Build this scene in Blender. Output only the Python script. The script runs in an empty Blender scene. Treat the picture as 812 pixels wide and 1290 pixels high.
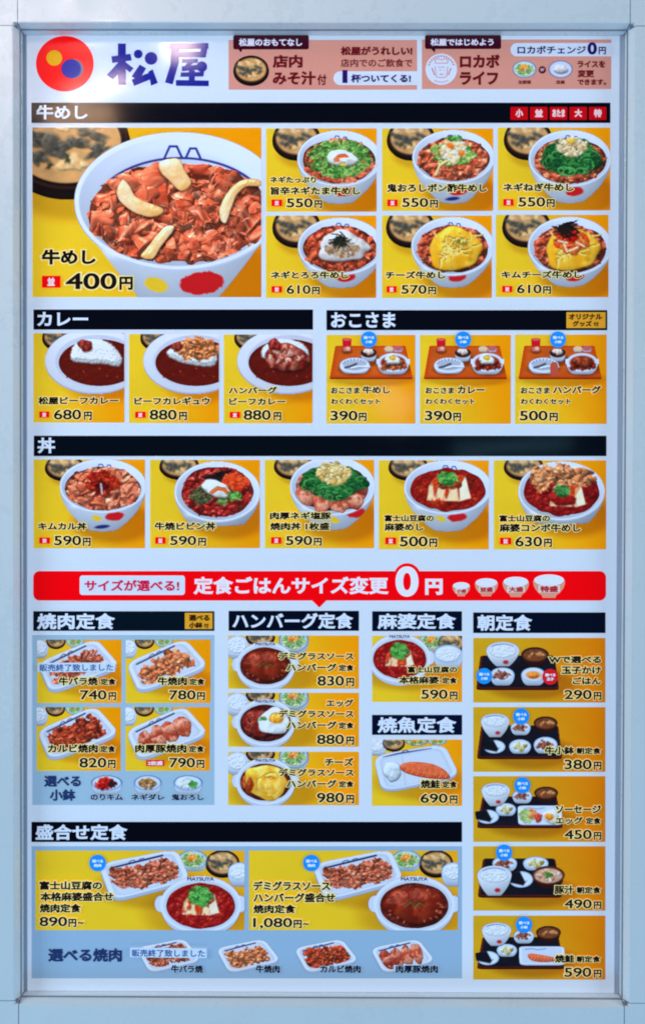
import bpy, math
import numpy as np
from mathutils import Euler, Vector

scene = bpy.context.scene
# ------------------------------------------------------------------ camera
CAM_ROT = (math.pi / 2 - 0.010458, -0.0023983, 0.0029581)
CAM_Y = -1.15
FPX = 1150.0                                   # focal length in photograph pixels (1290 high)
cd = bpy.data.cameras.new('camera')
cam = bpy.data.objects.new('camera', cd)
scene.collection.objects.link(cam)
cam.location = (0, CAM_Y, 0)
cam.rotation_euler = CAM_ROT
cd.sensor_fit = 'VERTICAL'
cd.sensor_height = 36.0
cd.lens = 36.0 * FPX / 1290.0
cd.clip_start = 0.05
cd.clip_end = 50
scene.camera = cam
# ------------------------------------------------------------------ world and lamps
w = bpy.data.worlds.new('World')
scene.world = w
w.use_nodes = True
bg = w.node_tree.nodes['Background']
bg.inputs[0].default_value = (0.40, 0.58, 0.92, 1)
bg.inputs[1].default_value = 0.13

def area(name, loc, target, sx, sy, power, col, roll=0.0, spread=180):
    l = bpy.data.lights.new(name, 'AREA')
    l.shape = 'RECTANGLE'
    l.size, l.size_y = sx, sy
    l.energy = power
    l.color = col
    l.spread = math.radians(spread)
    o = bpy.data.objects.new(name, l)
    scene.collection.objects.link(o)
    o.location = loc
    d = Vector(target) - Vector(loc)
    q = d.to_track_quat('-Z', 'Y').to_euler()
    o.rotation_euler = q
    if roll:
        o.rotation_euler.rotate_axis('Z', roll)
    return o

area('ceiling_lamp', (0.2, -1.5, 2.7), (0, 0, 0.1), 2.2, 0.9, 18, (0.90, 0.93, 1.0))  # added overhead fill, in place of ambient light from the world
area('left_window', (-2.6, -1.4, 0.4), (0, 0, 0.1), 1.2, 2.2, 60, (0.63, 0.84, 1.0))  # added side fill, no actual window on the left
area('right_window', (2.7, -1.3, 0.0), (0, 0, -0.1), 1.0, 2.2, 44, (0.60, 0.82, 1.0))  # added side fill from the right, stands in for ambient light
area('low_window', (-0.2, -1.3, -2.6), (0, 0, -0.3), 2.0, 0.9, 30, (0.20, 0.58, 1.0))  # added blue fill from below, cools the lower part of the board
# lamps whose warm mirror images show in the glossy film and frame
def mirror_lamp(px, py, dist, sx, sy, roll, rad, col=(1.0, 0.74, 0.66)):
    X, Z = PT(px, py)
    v = Vector((X, 0, Z)) - Vector((0, CAM_Y, 0))
    v.y = -v.y
    p = Vector((X, 0, Z)) + v * dist
    area('strip_lamp', p, (X, 0, Z), sx, sy, rad * sx * sy * math.pi, col, roll, 40)

M = Euler(CAM_ROT, 'XYZ').to_matrix()
Mn = np.array([list(r) for r in M])
def PTA(px, py, y=0.0):
    px = np.asarray(px, float); py = np.asarray(py, float)
    d = np.stack([(px - 406) / FPX, -(py - 645) / FPX, -np.ones_like(px)], -1) @ Mn.T
    t = (y - CAM_Y) / d[..., 1]
    return d[..., 0] * t, d[..., 2] * t
def PT(px, py, y=0.0):
    a, b = PTA(px, py, y)
    return float(a), float(b)

mirror_lamp(124, 110, 1.6, 0.19, 0.022, 0.40, 4)
mirror_lamp(225, 52, 1.6, 0.10, 0.08, -0.15, 2.4)
mirror_lamp(92, 12, 1.6, 0.13, 0.03, -0.6, 16)
mirror_lamp(8, 30, 1.6, 0.06, 0.02, 0.5, 16)
mirror_lamp(6, 115, 1.6, 0.07, 0.03, -0.7, 14)
mirror_lamp(100, 147, 1.6, 0.22, 0.05, 0.1, 0.9, (1.0, 0.6, 0.35))
mirror_lamp(497, 508, 1.6, 0.10, 0.12, 0.9, 0.14, (1.0, 0.9, 0.8))
mirror_lamp(640, 561, 1.6, 0.38, 0.05, 0.05, 0.07, (0.3, 0.75, 1.0))

vs = scene.view_settings
vs.view_transform = 'Standard'
vs.look = 'None'
vs.exposure = 0
vs.gamma = 1
vs.use_curve_mapping = False
scene.cycles.filter_width = 1.9          # the photograph is a little soft

# ------------------------------------------------------------------ materials
def print_material():
    m = bpy.data.materials.new('backlit_print')
    m.use_nodes = True
    nt = m.node_tree
    b = nt.nodes['Principled BSDF']
    at = nt.nodes.new('ShaderNodeAttribute'); at.attribute_name = 'ink'
    tc = nt.nodes.new('ShaderNodeTexCoord')
    nz = nt.nodes.new('ShaderNodeTexNoise')
    nz.inputs['Scale'].default_value = 420
    nz.inputs['Detail'].default_value = 2
    mr = nt.nodes.new('ShaderNodeMapRange')
    mr.inputs['From Min'].default_value = 0.25
    mr.inputs['From Max'].default_value = 0.75
    mr.inputs['To Min'].default_value = 0.975
    mr.inputs['To Max'].default_value = 1.02
    mx = nt.nodes.new('ShaderNodeMix'); mx.data_type = 'RGBA'; mx.blend_type = 'MULTIPLY'
    mx.inputs['Factor'].default_value = 1
    nt.links.new(tc.outputs['Object'], nz.inputs['Vector'])
    nt.links.new(nz.outputs['Fac'], mr.inputs['Value'])
    nt.links.new(at.outputs['Color'], mx.inputs['A'])
    nt.links.new(mr.outputs['Result'], mx.inputs['B'])
    tint = nt.nodes.new('ShaderNodeMix'); tint.data_type = 'RGBA'; tint.blend_type = 'MULTIPLY'
    tint.inputs['Factor'].default_value = 1
    tint.inputs['B'].default_value = (1.0, 0.98, 0.98, 1)
    nt.links.new(mx.outputs['Result'], tint.inputs['A'])
    nt.links.new(mx.outputs['Result'], b.inputs['Base Color'])
    nt.links.new(tint.outputs['Result'], b.inputs['Emission Color'])
    b.inputs['Emission Strength'].default_value = 0.37
    b.inputs['Roughness'].default_value = 0.085
    rp = nt.nodes.new('ShaderNodeTexNoise')
    rp.inputs['Scale'].default_value = 9
    rp.inputs['Detail'].default_value = 1
    bp = nt.nodes.new('ShaderNodeBump')
    bp.inputs['Strength'].default_value = 0.25
    bp.inputs['Distance'].default_value = 0.002
    nt.links.new(tc.outputs['Object'], rp.inputs['Vector'])
    nt.links.new(rp.outputs['Fac'], bp.inputs['Height'])
    nt.links.new(bp.outputs['Normal'], b.inputs['Normal'])
    b.inputs['Specular IOR Level'].default_value = 0.3
    return m

def frame_material(name, col, rough=0.42, bump=0.06):
    m = bpy.data.materials.new(name)
    m.use_nodes = True
    nt = m.node_tree
    b = nt.nodes['Principled BSDF']
    tc = nt.nodes.new('ShaderNodeTexCoord')
    nz = nt.nodes.new('ShaderNodeTexNoise')
    nz.inputs['Scale'].default_value = 6
    nz.inputs['Detail'].default_value = 6
    cr = nt.nodes.new('ShaderNodeValToRGB')
    cr.color_ramp.elements[0].position = 0.3
    cr.color_ramp.elements[1].position = 0.7
    cr.color_ramp.elements[0].color = (*[c * 0.97 for c in col], 1)
    cr.color_ramp.elements[1].color = (*col, 1)
    nt.links.new(tc.outputs['Object'], nz.inputs['Vector'])
    nt.links.new(nz.outputs['Fac'], cr.inputs['Fac'])
    n3 = nt.nodes.new('ShaderNodeTexNoise')
    n3.inputs['Scale'].default_value = 23
    n3.inputs['Detail'].default_value = 8
    n3.inputs['Roughness'].default_value = 0.75
    r3 = nt.nodes.new('ShaderNodeMapRange')
    r3.inputs['From Min'].default_value = 0.42
    r3.inputs['From Max'].default_value = 0.72
    r3.inputs['To Min'].default_value = rough - 0.06
    r3.inputs['To Max'].default_value = rough + 0.22
    nt.links.new(tc.outputs['Object'], n3.inputs['Vector'])
    nt.links.new(n3.outputs['Fac'], r3.inputs['Value'])
    nt.links.new(r3.outputs['Result'], b.inputs['Roughness'])
    dirt = nt.nodes.new('ShaderNodeMapRange')
    dirt.inputs['From Min'].default_value = 0.60
    dirt.inputs['From Max'].default_value = 0.80
    dirt.inputs['To Min'].default_value = 0.0
    dirt.inputs['To Max'].default_value = 0.16
    dm = nt.nodes.new('ShaderNodeMix'); dm.data_type = 'RGBA'
    dm.inputs['B'].default_value = (*[c * 0.6 for c in col], 1)
    nt.links.new(n3.outputs['Fac'], dirt.inputs['Value'])
    nt.links.new(dirt.outputs['Result'], dm.inputs['Factor'])
    nt.links.new(cr.outputs['Color'], dm.inputs['A'])
    n2 = nt.nodes.new('ShaderNodeTexNoise')
    n2.inputs['Scale'].default_value = 900
    bp = nt.nodes.new('ShaderNodeBump')
    bp.inputs['Strength'].default_value = bump
    bp.inputs['Distance'].default_value = 0.0004
    nt.links.new(tc.outputs['Object'], n2.inputs['Vector'])
    nt.links.new(n2.outputs['Fac'], bp.inputs['Height'])
    nt.links.new(bp.outputs['Normal'], b.inputs['Normal'])
    nt.links.new(dm.outputs['Result'], b.inputs['Base Color'])
    return m

INK = print_material()
FRAME = frame_material('white_powder_coated_aluminium', (0.82, 0.84, 0.84), 0.3)
STRIP = frame_material('grey_plastic_strip', (0.36, 0.42, 0.52), 0.4)
LIP_SHADE = frame_material('grey_rubber', (0.28, 0.30, 0.35), 0.6)  # grey of the shadow line along the inner lip
DARK = frame_material('dark_gasket', (0.16, 0.17, 0.22), 0.6)

# ------------------------------------------------------------------ object helpers
COL = scene.collection.objects
def empty(name, label, cat, loc=(0, 0, 0)):
    o = bpy.data.objects.new(name, None)
    o.empty_display_size = 0.05
    COL.link(o)
    o.location = loc
    o['label'] = label
    o['category'] = cat
    return o

def link_mesh(name, me, mat, parent=None, label=None):
    o = bpy.data.objects.new(name, me)
    me.materials.append(mat)
    COL.link(o)
    if parent is not None:
        o.parent = parent
    if label:
        o['label'] = label
    return o

def lin(c):
    c = np.clip(np.asarray(c, float) / 255.0, 0, 1)
    return np.where(c <= 0.04045, c / 12.92, ((c + 0.055) / 1.055) ** 2.4)

def ink_mesh(verts, faces, cols):
    me = bpy.data.meshes.new('print')
    me.from_pydata(verts, [], faces)
    at = me.color_attributes.new('ink', 'FLOAT_COLOR', 'POINT')
    a = np.ones((len(verts), 4), np.float32)
    l = lin(cols)
    mx_, mn_ = l.max(1, keepdims=True), l.min(1, keepdims=True)
    neutral = np.clip(1 - (mx_ - mn_) / np.maximum(mx_, 1e-4), 0, 1) ** 1.5
    a[:, :3] = l * (1 + neutral * (np.array([0.81, 0.87, 0.93]) - 1))     # the film's own white is a dull blue-grey
    at.data.foreach_set('color', a.ravel())
    return me

LAYER = 0.00016
def flat(name, parent, pts, col, z, label=None):
    """a flat printed patch of one colour, given by its outline in photograph pixels"""
    pts = np.asarray(pts, float)
    X, Z = PTA(pts[:, 0], pts[:, 1])
    v = [(X[i], -z * LAYER, Z[i]) for i in range(len(X))]
    # outline runs clockwise on the picture (y down): faces the viewer
    ar = sum(X[i] * Z[(i + 1) % len(X)] - X[(i + 1) % len(X)] * Z[i] for i in range(len(X)))
    f = list(range(len(v)))
    if ar < 0:
        f = f[::-1]
    return link_mesh(name, ink_mesh(v, [f], np.tile(col, (len(v), 1))), INK, parent, label)

def many(name, parent, polys, col, z, label=None):
    V, Fc, Cc = [], [], []
    for k, pts in enumerate(polys):
        pts = np.asarray(pts, float)
        X, Z = PTA(pts[:, 0], pts[:, 1])
        ar = sum(X[i] * Z[(i + 1) % len(X)] - X[(i + 1) % len(X)] * Z[i] for i in range(len(X)))
        f = [len(V) + i for i in range(len(X))]
        V += [(X[i], -(z + 0.03 * k) * LAYER, Z[i]) for i in range(len(X))]
        Fc.append(f if ar > 0 else f[::-1])
        Cc += [col[k] if isinstance(col, list) else col] * len(X)
    return link_mesh(name, ink_mesh(V, Fc, np.array(Cc, float)), INK, parent, label)

def rect(x0, y0, x1, y1):
    return [(x0, y0), (x1, y0), (x1, y1), (x0, y1)]
def rrect(x0, y0, x1, y1, r, corners='abcd'):
    out = []
    for key, cx, cy, a0 in (('a', x0 + r, y0 + r, 180), ('b', x1 - r, y0 + r, 270), ('c', x1 - r, y1 - r, 0), ('d', x0 + r, y1 - r, 90)):
        if key in corners:
            out += [(cx + r * math.cos(math.radians(a0 + t)), cy + r * math.sin(math.radians(a0 + t))) for t in range(0, 91, 15)]
        else:
            out.append((x0 if key in 'ad' else x1, y0 if key in 'ab' else y1))
    return out
def circ(cx, cy, rx, ry=None, n=48):
    ry = ry or rx
    return [(cx + rx * math.cos(2 * math.pi * i / n), cy + ry * math.sin(2 * math.pi * i / n)) for i in range(n)]

# ------------------------------------------------------------------ lettering
TCACHE = {}
def glyphs(body, bold):
    k = (body, round(bold, 4))
    if k not in TCACHE:
        c = bpy.data.curves.new('lettering', 'FONT')
        c.body = body
        c.resolution_u = 7 if len(body) < 4 else 4
        c.bevel_depth = bold
        c.bevel_resolution = 0
        o = bpy.data.objects.new('lettering', c)
        me = bpy.data.meshes.new_from_object(o)
        n = len(me.vertices)
        co = np.empty(n * 3, np.float32); me.vertices.foreach_get('co', co)
        TCACHE[k] = (co.reshape(-1, 3), [tuple(p.vertices) for p in me.polygons])
        bpy.data.objects.remove(o); bpy.data.curves.remove(c); bpy.data.meshes.remove(me)
    return TCACHE[k]

def text(name, parent, body, x0, y0, x1, y1, col, z, bold=0.034, halo=None, hw=0.11, label=None):
    """lettering whose ink fills the given pixel box; halo = colour of a printed outline"""
    co, fc = glyphs(body, bold)
    mn, mxv = co.min(0), co.max(0)
    V, Fc, Cc = [], [], []
    def add(co, fc, color, zz):
        px = x0 + (co[:, 0] - mn[0]) / (mxv[0] - mn[0]) * (x1 - x0)
        py = y1 - (co[:, 1] - mn[1]) / (mxv[1] - mn[1]) * (y1 - y0)
        X, Z = PTA(px, py)
        Y = -(zz + co[:, 2] * 2.0) * LAYER
        b = len(V)
        V.extend(zip(X, Y, Z))
        Fc.extend([tuple(b + i for i in f) for f in fc])
        Cc.extend([color] * len(X))
    if halo is not None:
        h, hf = glyphs(body, hw)
        add(h, hf, halo, z)
    add(co, fc, col, z + 1)
    return link_mesh(name, ink_mesh(V, Fc, np.array(Cc, float)), INK, parent, label)

# ------------------------------------------------------------------ painted print canvas
RT = np.random.default_rng(7).random((256, 256))
def vnoise(x, y, seed=0):
    x = x + seed * 17.31; y = y + seed * 9.77
    xi = np.floor(x).astype(int); yi = np.floor(y).astype(int)
    fx = x - xi; fy = y - yi
    fx = fx * fx * (3 - 2 * fx); fy = fy * fy * (3 - 2 * fy)
    g = lambda a, b: RT[a & 255, b & 255]
    return (g(xi, yi) * (1 - fx) + g(xi + 1, yi) * fx) * (1 - fy) + (g(xi, yi + 1) * (1 - fx) + g(xi + 1, yi + 1) * fx) * fy
def fbm(x, y, seed=0, o=3):
    s = 0; a = 0.5; t = 0
    for i in range(o):
        s = s + a * vnoise(x, y, seed + i * 3); t += a
        x = x * 2.03; y = y * 2.03; a *= 0.5
    return s / t

def A(*c):
    return np.array(c, float)
def ell(X, Y, cx, cy, rx, ry, ang=0):
    ca, sa = math.cos(ang), math.sin(ang)
    u = (X - cx) * ca + (Y - cy) * sa; v = -(X - cx) * sa + (Y - cy) * ca
    r = np.hypot(u / rx, v / ry)
    return (r - 1) * min(rx, ry)
def smooth(pts, n=6):
    p = np.asarray(pts, float); out = []
    for i in range(len(p)):
        a, b, c, d = p[i - 1], p[i], p[(i + 1) % len(p)], p[(i + 2) % len(p)]
        for k in range(n):
            t = k / n
            out.append(0.5 * (2 * b + (c - a) * t + (2 * a - 5 * b + 4 * c - d) * t * t + (3 * b - a - 3 * c + d) * t ** 3))
    return np.array(out)
def poly(X, Y, pts):
    p = np.asarray(pts, float)
    d = np.full(X.shape, 1e9); s = np.zeros(X.shape, bool)
    for i in range(len(p)):
        a = p[i]; b = p[(i + 1) % len(p)]
        e = b - a; l = max(e @ e, 1e-9)
        wx = X - a[0]; wy = Y - a[1]
        t = np.clip((wx * e[0] + wy * e[1]) / l, 0, 1)
        d = np.minimum(d, np.hypot(wx - e[0] * t, wy - e[1] * t))
        c = (a[1] > Y) != (b[1] > Y)
        if abs(e[1]) > 1e-9:
            s ^= c & (X < a[0] + (Y - a[1]) * e[0] / e[1])
    return np.where(s, -d, d)

class Canvas:
    """a patch of print: colour, relief and coverage on a grid of photograph pixels"""
    def __init__(s, x0, y0, x1, y1, clip=None, step=0.8):
        if clip:
            x0, y0, x1, y1 = max(x0, clip[0]), max(y0, clip[1]), min(x1, clip[2]), min(y1, clip[3])
        nx = max(3, int(round((x1 - x0) / step)) + 1); ny = max(3, int(round((y1 - y0) / step)) + 1)
        s.xs = np.linspace(x0, x1, nx); s.ys = np.linspace(y0, y1, ny)
        s.X, s.Y = np.meshgrid(s.xs, s.ys)
        s.step = step
        s.C = np.zeros((ny, nx, 3)); s.H = np.zeros((ny, nx)); s.A = np.zeros((ny, nx))
    def win(s, x0, y0, x1, y1):
        i0 = np.searchsorted(s.xs, x0); i1 = np.searchsorted(s.xs, x1)
        j0 = np.searchsorted(s.ys, y0); j1 = np.searchsorted(s.ys, y1)
        return slice(j0, j1), slice(i0, i1)
    def fill(s, f, col, soft=1.2, cover=True, alpha=1.0):
        a = np.clip(0.5 - f / soft, 0, 1) * alpha
        s.C += (np.asarray(col, float) - s.C) * a[..., None]
        if cover:
            s.A = np.maximum(s.A, a)
        return a
    def piece(s, cx, cy, rx, ry, ang=0, col=(180, 100, 70), col2=None, hh=None, seed=0, wob=0.2, ridge=0.0, rf=3, sh=0.45, soft=0.9, tex=0.35, cover=True, ts=None, base=0.0, fib=0.0):
        m = max(rx, ry) * 1.45 + 3
        w_ = s.win(cx - m, cy - m, cx + m, cy + m)
        X, Y = s.X[w_], s.Y[w_]
        if X.size == 0:
            return
        hh = min(rx, ry) * 0.55 if hh is None else hh
        rg = np.random.default_rng(seed + 11)
        p = rg.random(4) * 6.28
        ca, sa = math.cos(ang), math.sin(ang)
        def rad(ox, oy):
            u = (X - cx - ox) * ca + (Y - cy - oy) * sa; v = -(X - cx - ox) * sa + (Y - cy - oy) * ca
            th = np.arctan2(v / ry, u / rx)
            k = 1 + wob * (np.cos(th * 2 + p[0]) * 0.5 + np.cos(th * 3 + p[1]) * 0.4 + np.cos(th * 5 + p[2]) * 0.3 + np.cos(th * 8 + p[3]) * 0.15)
            return u, v, np.hypot(u / rx, v / ry) / k
        mr = min(rx, ry)
        if sh:
            o = max(0.8, mr * 0.18)
            _, _, r2 = rad(o * 0.5, o)
            s.C[w_] *= (1 - sh * np.clip((1.08 - r2) * mr / (o * 1.2 + 0.6), 0, 1) * (s.A[w_] > 0.01))[..., None]
        u, v, r = rad(0, 0)
        a = np.clip((1 - r) * mr / soft + 0.5, 0, 1)
        dome = np.sqrt(np.clip(1 - r * r, 0, 1))
        q = ts or mr * 0.45
        n = fbm(u / q, v / q, seed, 3)
        ph = rf * math.pi * u / rx + (n - 0.5) * 7 + p[0]
        hn = base + hh * (dome + tex * (n - 0.5)) + ridge * np.sin(ph) * dome
        c = np.asarray(col, float) * np.ones(X.shape + (1,))
        if col2 is not None:
            t = np.clip(0.5 + 0.5 * np.sin(ph * 0.8 + 1.2) + (n - 0.5), 0, 1)[..., None] ** 1.5
            c = c + (np.asarray(col2, float) - c) * t
        c = c * (0.82 + 0.36 * n)[..., None]
        if fib:
            n2 = fbm(u / 2.6 + n * 2.0, v / 0.95, seed + 5, 2)
            c = c * (1 - fib * 0.5 + fib * n2)[..., None] + (A(40, 34, 28) * np.clip((n2 - 0.66) * 5, 0, 1)[..., None]) * fib * 2
            hn = hn + hh * fib * 0.5 * (n2 - 0.5)
        s.C[w_] += (c - s.C[w_]) * a[..., None]
        s.H[w_] = np.where(a > 0.5, hn, s.H[w_])
        if cover:
            s.A[w_] = np.maximum(s.A[w_], a)
    def strip(s, pts, wd, col, hh=None, sh=0.35, soft=0.8, taper=0.0, seed=0, tex=0.15, base=0.0, cover=True):
        p = np.asarray(pts, float)
        x0, y0 = p.min(0) - wd - 2; x1, y1 = p.max(0) + wd + 3
        w_ = s.win(x0, y0, x1, y1)
        X, Y = s.X[w_], s.Y[w_]
        if X.size == 0:
            return
        def dist(ox, oy):
            d = np.full(X.shape, 1e9); tt = np.zeros(X.shape)
            for i in range(len(p) - 1):
                a = p[i]; e = p[i + 1] - a; l = max(e @ e, 1e-9)
                wx = X - ox - a[0]; wy = Y - oy - a[1]
                t = np.clip((wx * e[0] + wy * e[1]) / l, 0, 1)
                dd = np.hypot(wx - e[0] * t, wy - e[1] * t)
                tt = np.where(dd < d, (i + t) / (len(p) - 1), tt)
                d = np.minimum(d, dd)
            return d, tt
        d, t = dist(0, 0)
        hw = wd / 2 * (1 - taper * np.abs(2 * t - 1) ** 2)
        if sh:
            d2, _ = dist(wd * 0.12, wd * 0.3)
            s.C[w_] *= (1 - sh * np.clip((hw * 1.2 - d2) / (0.3 * wd + 0.4), 0, 1) * (s.A[w_] > 0.01))[..., None]
        a = np.clip((hw - d) / soft + 0.5, 0, 1)
        n = fbm(X / (wd * 0.6), Y / (wd * 0.6), seed, 2)
        c = np.asarray(col, float) * (1 - tex / 2 + tex * n)[..., None]
        s.C[w_] += (c - s.C[w_]) * a[..., None]
        h = wd * 0.4 if hh is None else hh
        s.H[w_] = np.where(a > 0.5, base + h * np.sqrt(np.clip(1 - (d / np.maximum(hw, 0.01)) ** 2, 0, 1)), s.H[w_])
        if cover:
            s.A[w_] = np.maximum(s.A[w_], a)
    def relight(s, amb=0.55, dif=0.48, spec=38, shin=18, lim=1.3, k=0.9, blur=1):
        gy, gx = np.gradient(s.H, s.ys, s.xs)
        gx = np.clip(gx * k, -lim, lim); gy = np.clip(gy * k, -lim, lim)
        n = 1 / np.sqrt(1 + gx * gx + gy * gy)
        L = A(-0.32, -0.58, 0.75); L /= np.linalg.norm(L)
        Hv = L + A(0, 0, 1); Hv /= np.linalg.norm(Hv)
        lam = np.clip((-gx * L[0] - gy * L[1] + L[2]) * n, 0, 1)
        sp = np.clip((-gx * Hv[0] - gy * Hv[1] + Hv[2]) * n, 0, 1) ** shin
        fl = max(Hv[2], 0) ** shin
        s.C *= (amb + dif * lam / L[2])[..., None]
        s.C += spec * np.clip(sp - fl * 0.9, 0, 1)[..., None]
        for _ in range(blur):
            w_ = (s.A > 0.3).astype(float)[..., None]; num = np.zeros_like(s.C); den = np.zeros_like(w_)
            for dj, di, k_ in ((0, 0, 4), (1, 0, 2), (-1, 0, 2), (0, 1, 2), (0, -1, 2), (1, 1, 1), (1, -1, 1), (-1, 1, 1), (-1, -1, 1)):
                num += k_ * np.roll(np.roll(s.C * w_, dj, 0), di, 1); den += k_ * np.roll(np.roll(w_, dj, 0), di, 1)
            s.C = np.where(den > 0, num / np.maximum(den, 1e-6), s.C)
    def emit(s, name, parent, z, label=None, gain=1.0):
        f = 0.5 - s.A
        gy, gx = np.gradient(f, s.ys, s.xs)
        g = np.hypot(gx, gy) + 1e-6
        d = np.clip(f / g, -3, 3)
        px, py = s.X.copy(), s.Y.copy()
        out = f > 0
        near = out & (d < s.step * 1.05) & (s.A > 0.0)
        mvx = np.where(near, d * gx / g, 0); mvy = np.where(near, d * gy / g, 0)
        px = np.clip(px - mvx, s.xs[0], s.xs[-1]); py = np.clip(py - mvy, s.ys[0], s.ys[-1])
        ok = (~out) | near
        q = ok[:-1, :-1] & ok[1:, :-1] & ok[:-1, 1:] & ok[1:, 1:]
        core = (~out)
        q &= core[:-1, :-1] | core[1:, :-1] | core[:-1, 1:] | core[1:, 1:]
        jj, ii = np.nonzero(q)
        if len(jj) == 0:
            return None
        nx = len(s.xs)
        quads = np.stack([jj * nx + ii, (jj + 1) * nx + ii, (jj + 1) * nx + ii + 1, jj * nx + ii + 1], 1)
        used, inv = np.unique(quads, return_inverse=True)
        inv = inv.reshape(quads.shape)
        X, Z = PTA(px.ravel()[used], py.ravel()[used])
        V = np.stack([X, np.full(len(X), -z * LAYER), Z], 1)
        # border colour of the outermost vertices comes from their covered neighbours
        C = np.clip(s.C * gain, 0, 255)
        wgt = (s.A > 0.5).astype(float)
        sw = np.zeros_like(wgt); sc = np.zeros_like(C)
        for dj in (-1, 0, 1):
            for di in (-1, 0, 1):
                sw += np.roll(np.roll(wgt, dj, 0), di, 1)
                sc += np.roll(np.roll(C * wgt[..., None], dj, 0), di, 1)
        C = np.where((near & (sw > 0))[..., None], sc / np.maximum(sw, 1)[..., None], C)
        me = ink_mesh(V.tolist(), inv.tolist(), C.reshape(-1, 3)[used])
        return link_mesh(name, me, INK, parent, label)

#@@FRAME
# ------------------------------------------------------------------ the frame of the light box
frame = empty('light_box_frame', 'white metal light box frame with corner caps around the food menu poster', 'frame')
YF, YL = -0.024, -0.015            # face of the rails, inner lip
def sweep_rail(a, b, axis, inner, face, sgn):
    """rail from a to b along an axis; section: wall behind the lip, sloped lip, face, outer side"""
    outer = face + sgn * 0.046
    prof = [(inner, 0.004), (inner, YL + 0.0012), (inner + sgn * 0.0008, YL), (face - sgn * 0.0006, YF + 0.0004), (face + sgn * 0.0008, YF), (outer - sgn * 0.002, YF), (outer, YF + 0.002), (outer, 0.004)]
    V, Fc = [], []
    for t in (a, b):
        for (p, y) in prof:
            V.append((t, y, p) if axis == 'x' else (p, y, t))
    n = len(prof)
    for i in range(n):
        j = (i + 1) % n
        Fc.append((i, j, n + j, n + i))
    Fc.append(tuple(range(n))); Fc.append(tuple(range(2 * n - 1, n - 1, -1)))
    me = bpy.data.meshes.new('rail'); me.from_pydata(V, [], Fc)
    import bmesh
    bm = bmesh.new(); bm.from_mesh(me); bmesh.ops.recalc_face_normals(bm, faces=bm.faces); bm.to_mesh(me); bm.free()
    return me
IL = PT(25.5, 645, YL)[0]; IR = PT(787, 645, YL)[0]
IT = PT(406, 36.5, YL)[1]; IB = PT(406, 1258, YL)[1]
FL = PT(17, 645, YF)[0]; FR = PT(796.5, 645, YF)[0]
FT = PT(406, 28, YF)[1]; FB = PT(406, 1268, YF)[1]
G = 0.0011
link_mesh('frame_rail', sweep_rail(IL + G, IR - G, 'x', IT, FT, 1), FRAME, frame, 'top rail')
link_mesh('frame_rail', sweep_rail(IL + G, IR - G, 'x', IB, FB, -1), FRAME, frame, 'bottom rail')
link_mesh('frame_rail', sweep_rail(IB + G, IT - G, 'z', IL, FL, -1), FRAME, frame, 'left rail')
link_mesh('frame_rail', sweep_rail(IB + G, IT - G, 'z', IR, FR, 1), FRAME, frame, 'right rail')
def corner(ix, iz, sx, sz, fx, fz):
    """moulded corner cap: flat face with a small hollow chamfer towards the opening"""
    import bmesh
    ox = fx + sx * 0.046; oz = fz + sz * 0.046
    ix2, iz2 = ix + sx * 0.0, iz + sz * 0.0
    dx, dz = abs(fx - ix), abs(fz - iz)
    bm = bmesh.new()
    gx = lambda t: ix2 + sx * t
    gz = lambda t: iz2 + sz * t
    us = [0, dx, abs(ox - ix)]; vs_ = [0, dz, abs(oz - iz)]
    top = {}
    for i, u in enumerate(us):
        for j, v in enumerate(vs_):
            y = YF
            if i == 0 and j == 0: y = YL
            top[i, j] = bm.verts.new((gx(u), y + 0.0001, gz(v)))
    bot = {}
    for i in (0, 1, 2):
        for j in (0, 1, 2):
            if 1 in (i, j) and (i, j) == (1, 1):
                continue
            bot[i, j] = bm.verts.new((gx(us[i]), 0.004, gz(vs_[j])))
    for i in (0, 1):
        for j in (0, 1):
            if (i, j) == (0, 0):
                bm.faces.new((top[0, 0], top[1, 0], top[1, 1])); bm.faces.new((top[0, 0], top[1, 1], top[0, 1]))
            else:
                bm.faces.new((top[i, j], top[i + 1, j], top[i + 1, j + 1], top[i, j + 1]))
    ring = [(0, 0), (1, 0), (2, 0), (2, 1), (2, 2), (1, 2), (0, 2), (0, 1)]
    for k in range(8):
        a, b = ring[k], ring[(k + 1) % 8]
        bm.faces.new((top[a], top[b], bot[b], bot[a]))
    bmesh.ops.recalc_face_normals(bm, faces=bm.faces)
    me = bpy.data.meshes.new('corner'); bm.to_mesh(me); bm.free()
    return me
for ix, iz, sx, sz, fx, fz in ((IL, IT, -1, 1, FL, FT), (IR, IT, 1, 1, FR, FT), (IL, IB, -1, -1, FL, FB), (IR, IB, 1, -1, FR, FB)):
    link_mesh('corner_cap', corner(ix, iz, sx, sz, fx, fz), FRAME, frame)
def box_mesh(x0, y0, z0, x1, y1, z1):
    V = [(x, y, z) for x in (x0, x1) for y in (y0, y1) for z in (z0, z1)]
    F_ = [(0, 1, 3, 2), (4, 6, 7, 5), (0, 4, 5, 1), (2, 3, 7, 6), (0, 2, 6, 4), (1, 5, 7, 3)]
    me = bpy.data.meshes.new('box'); me.from_pydata(V, [], F_)
    return me
gk = 0.0009
for x0, z0, x1, z1 in ((IL + 0.001, IT - gk, IR - 0.001, IT - 0.00005), (IL + 0.001, IB + 0.00005, IR - 0.001, IB + gk), (IL + 0.00005, IB + 0.002, IL + gk, IT - 0.002), (IR - gk, IB + 0.002, IR - 0.00005, IT - 0.002)):
    link_mesh('rubber_gasket', box_mesh(x0, YL + 0.0006, z0, x1, YL + 0.0030, z1), LIP_SHADE, frame)  # thin grey strips added as the shadow line under the lip
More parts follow.
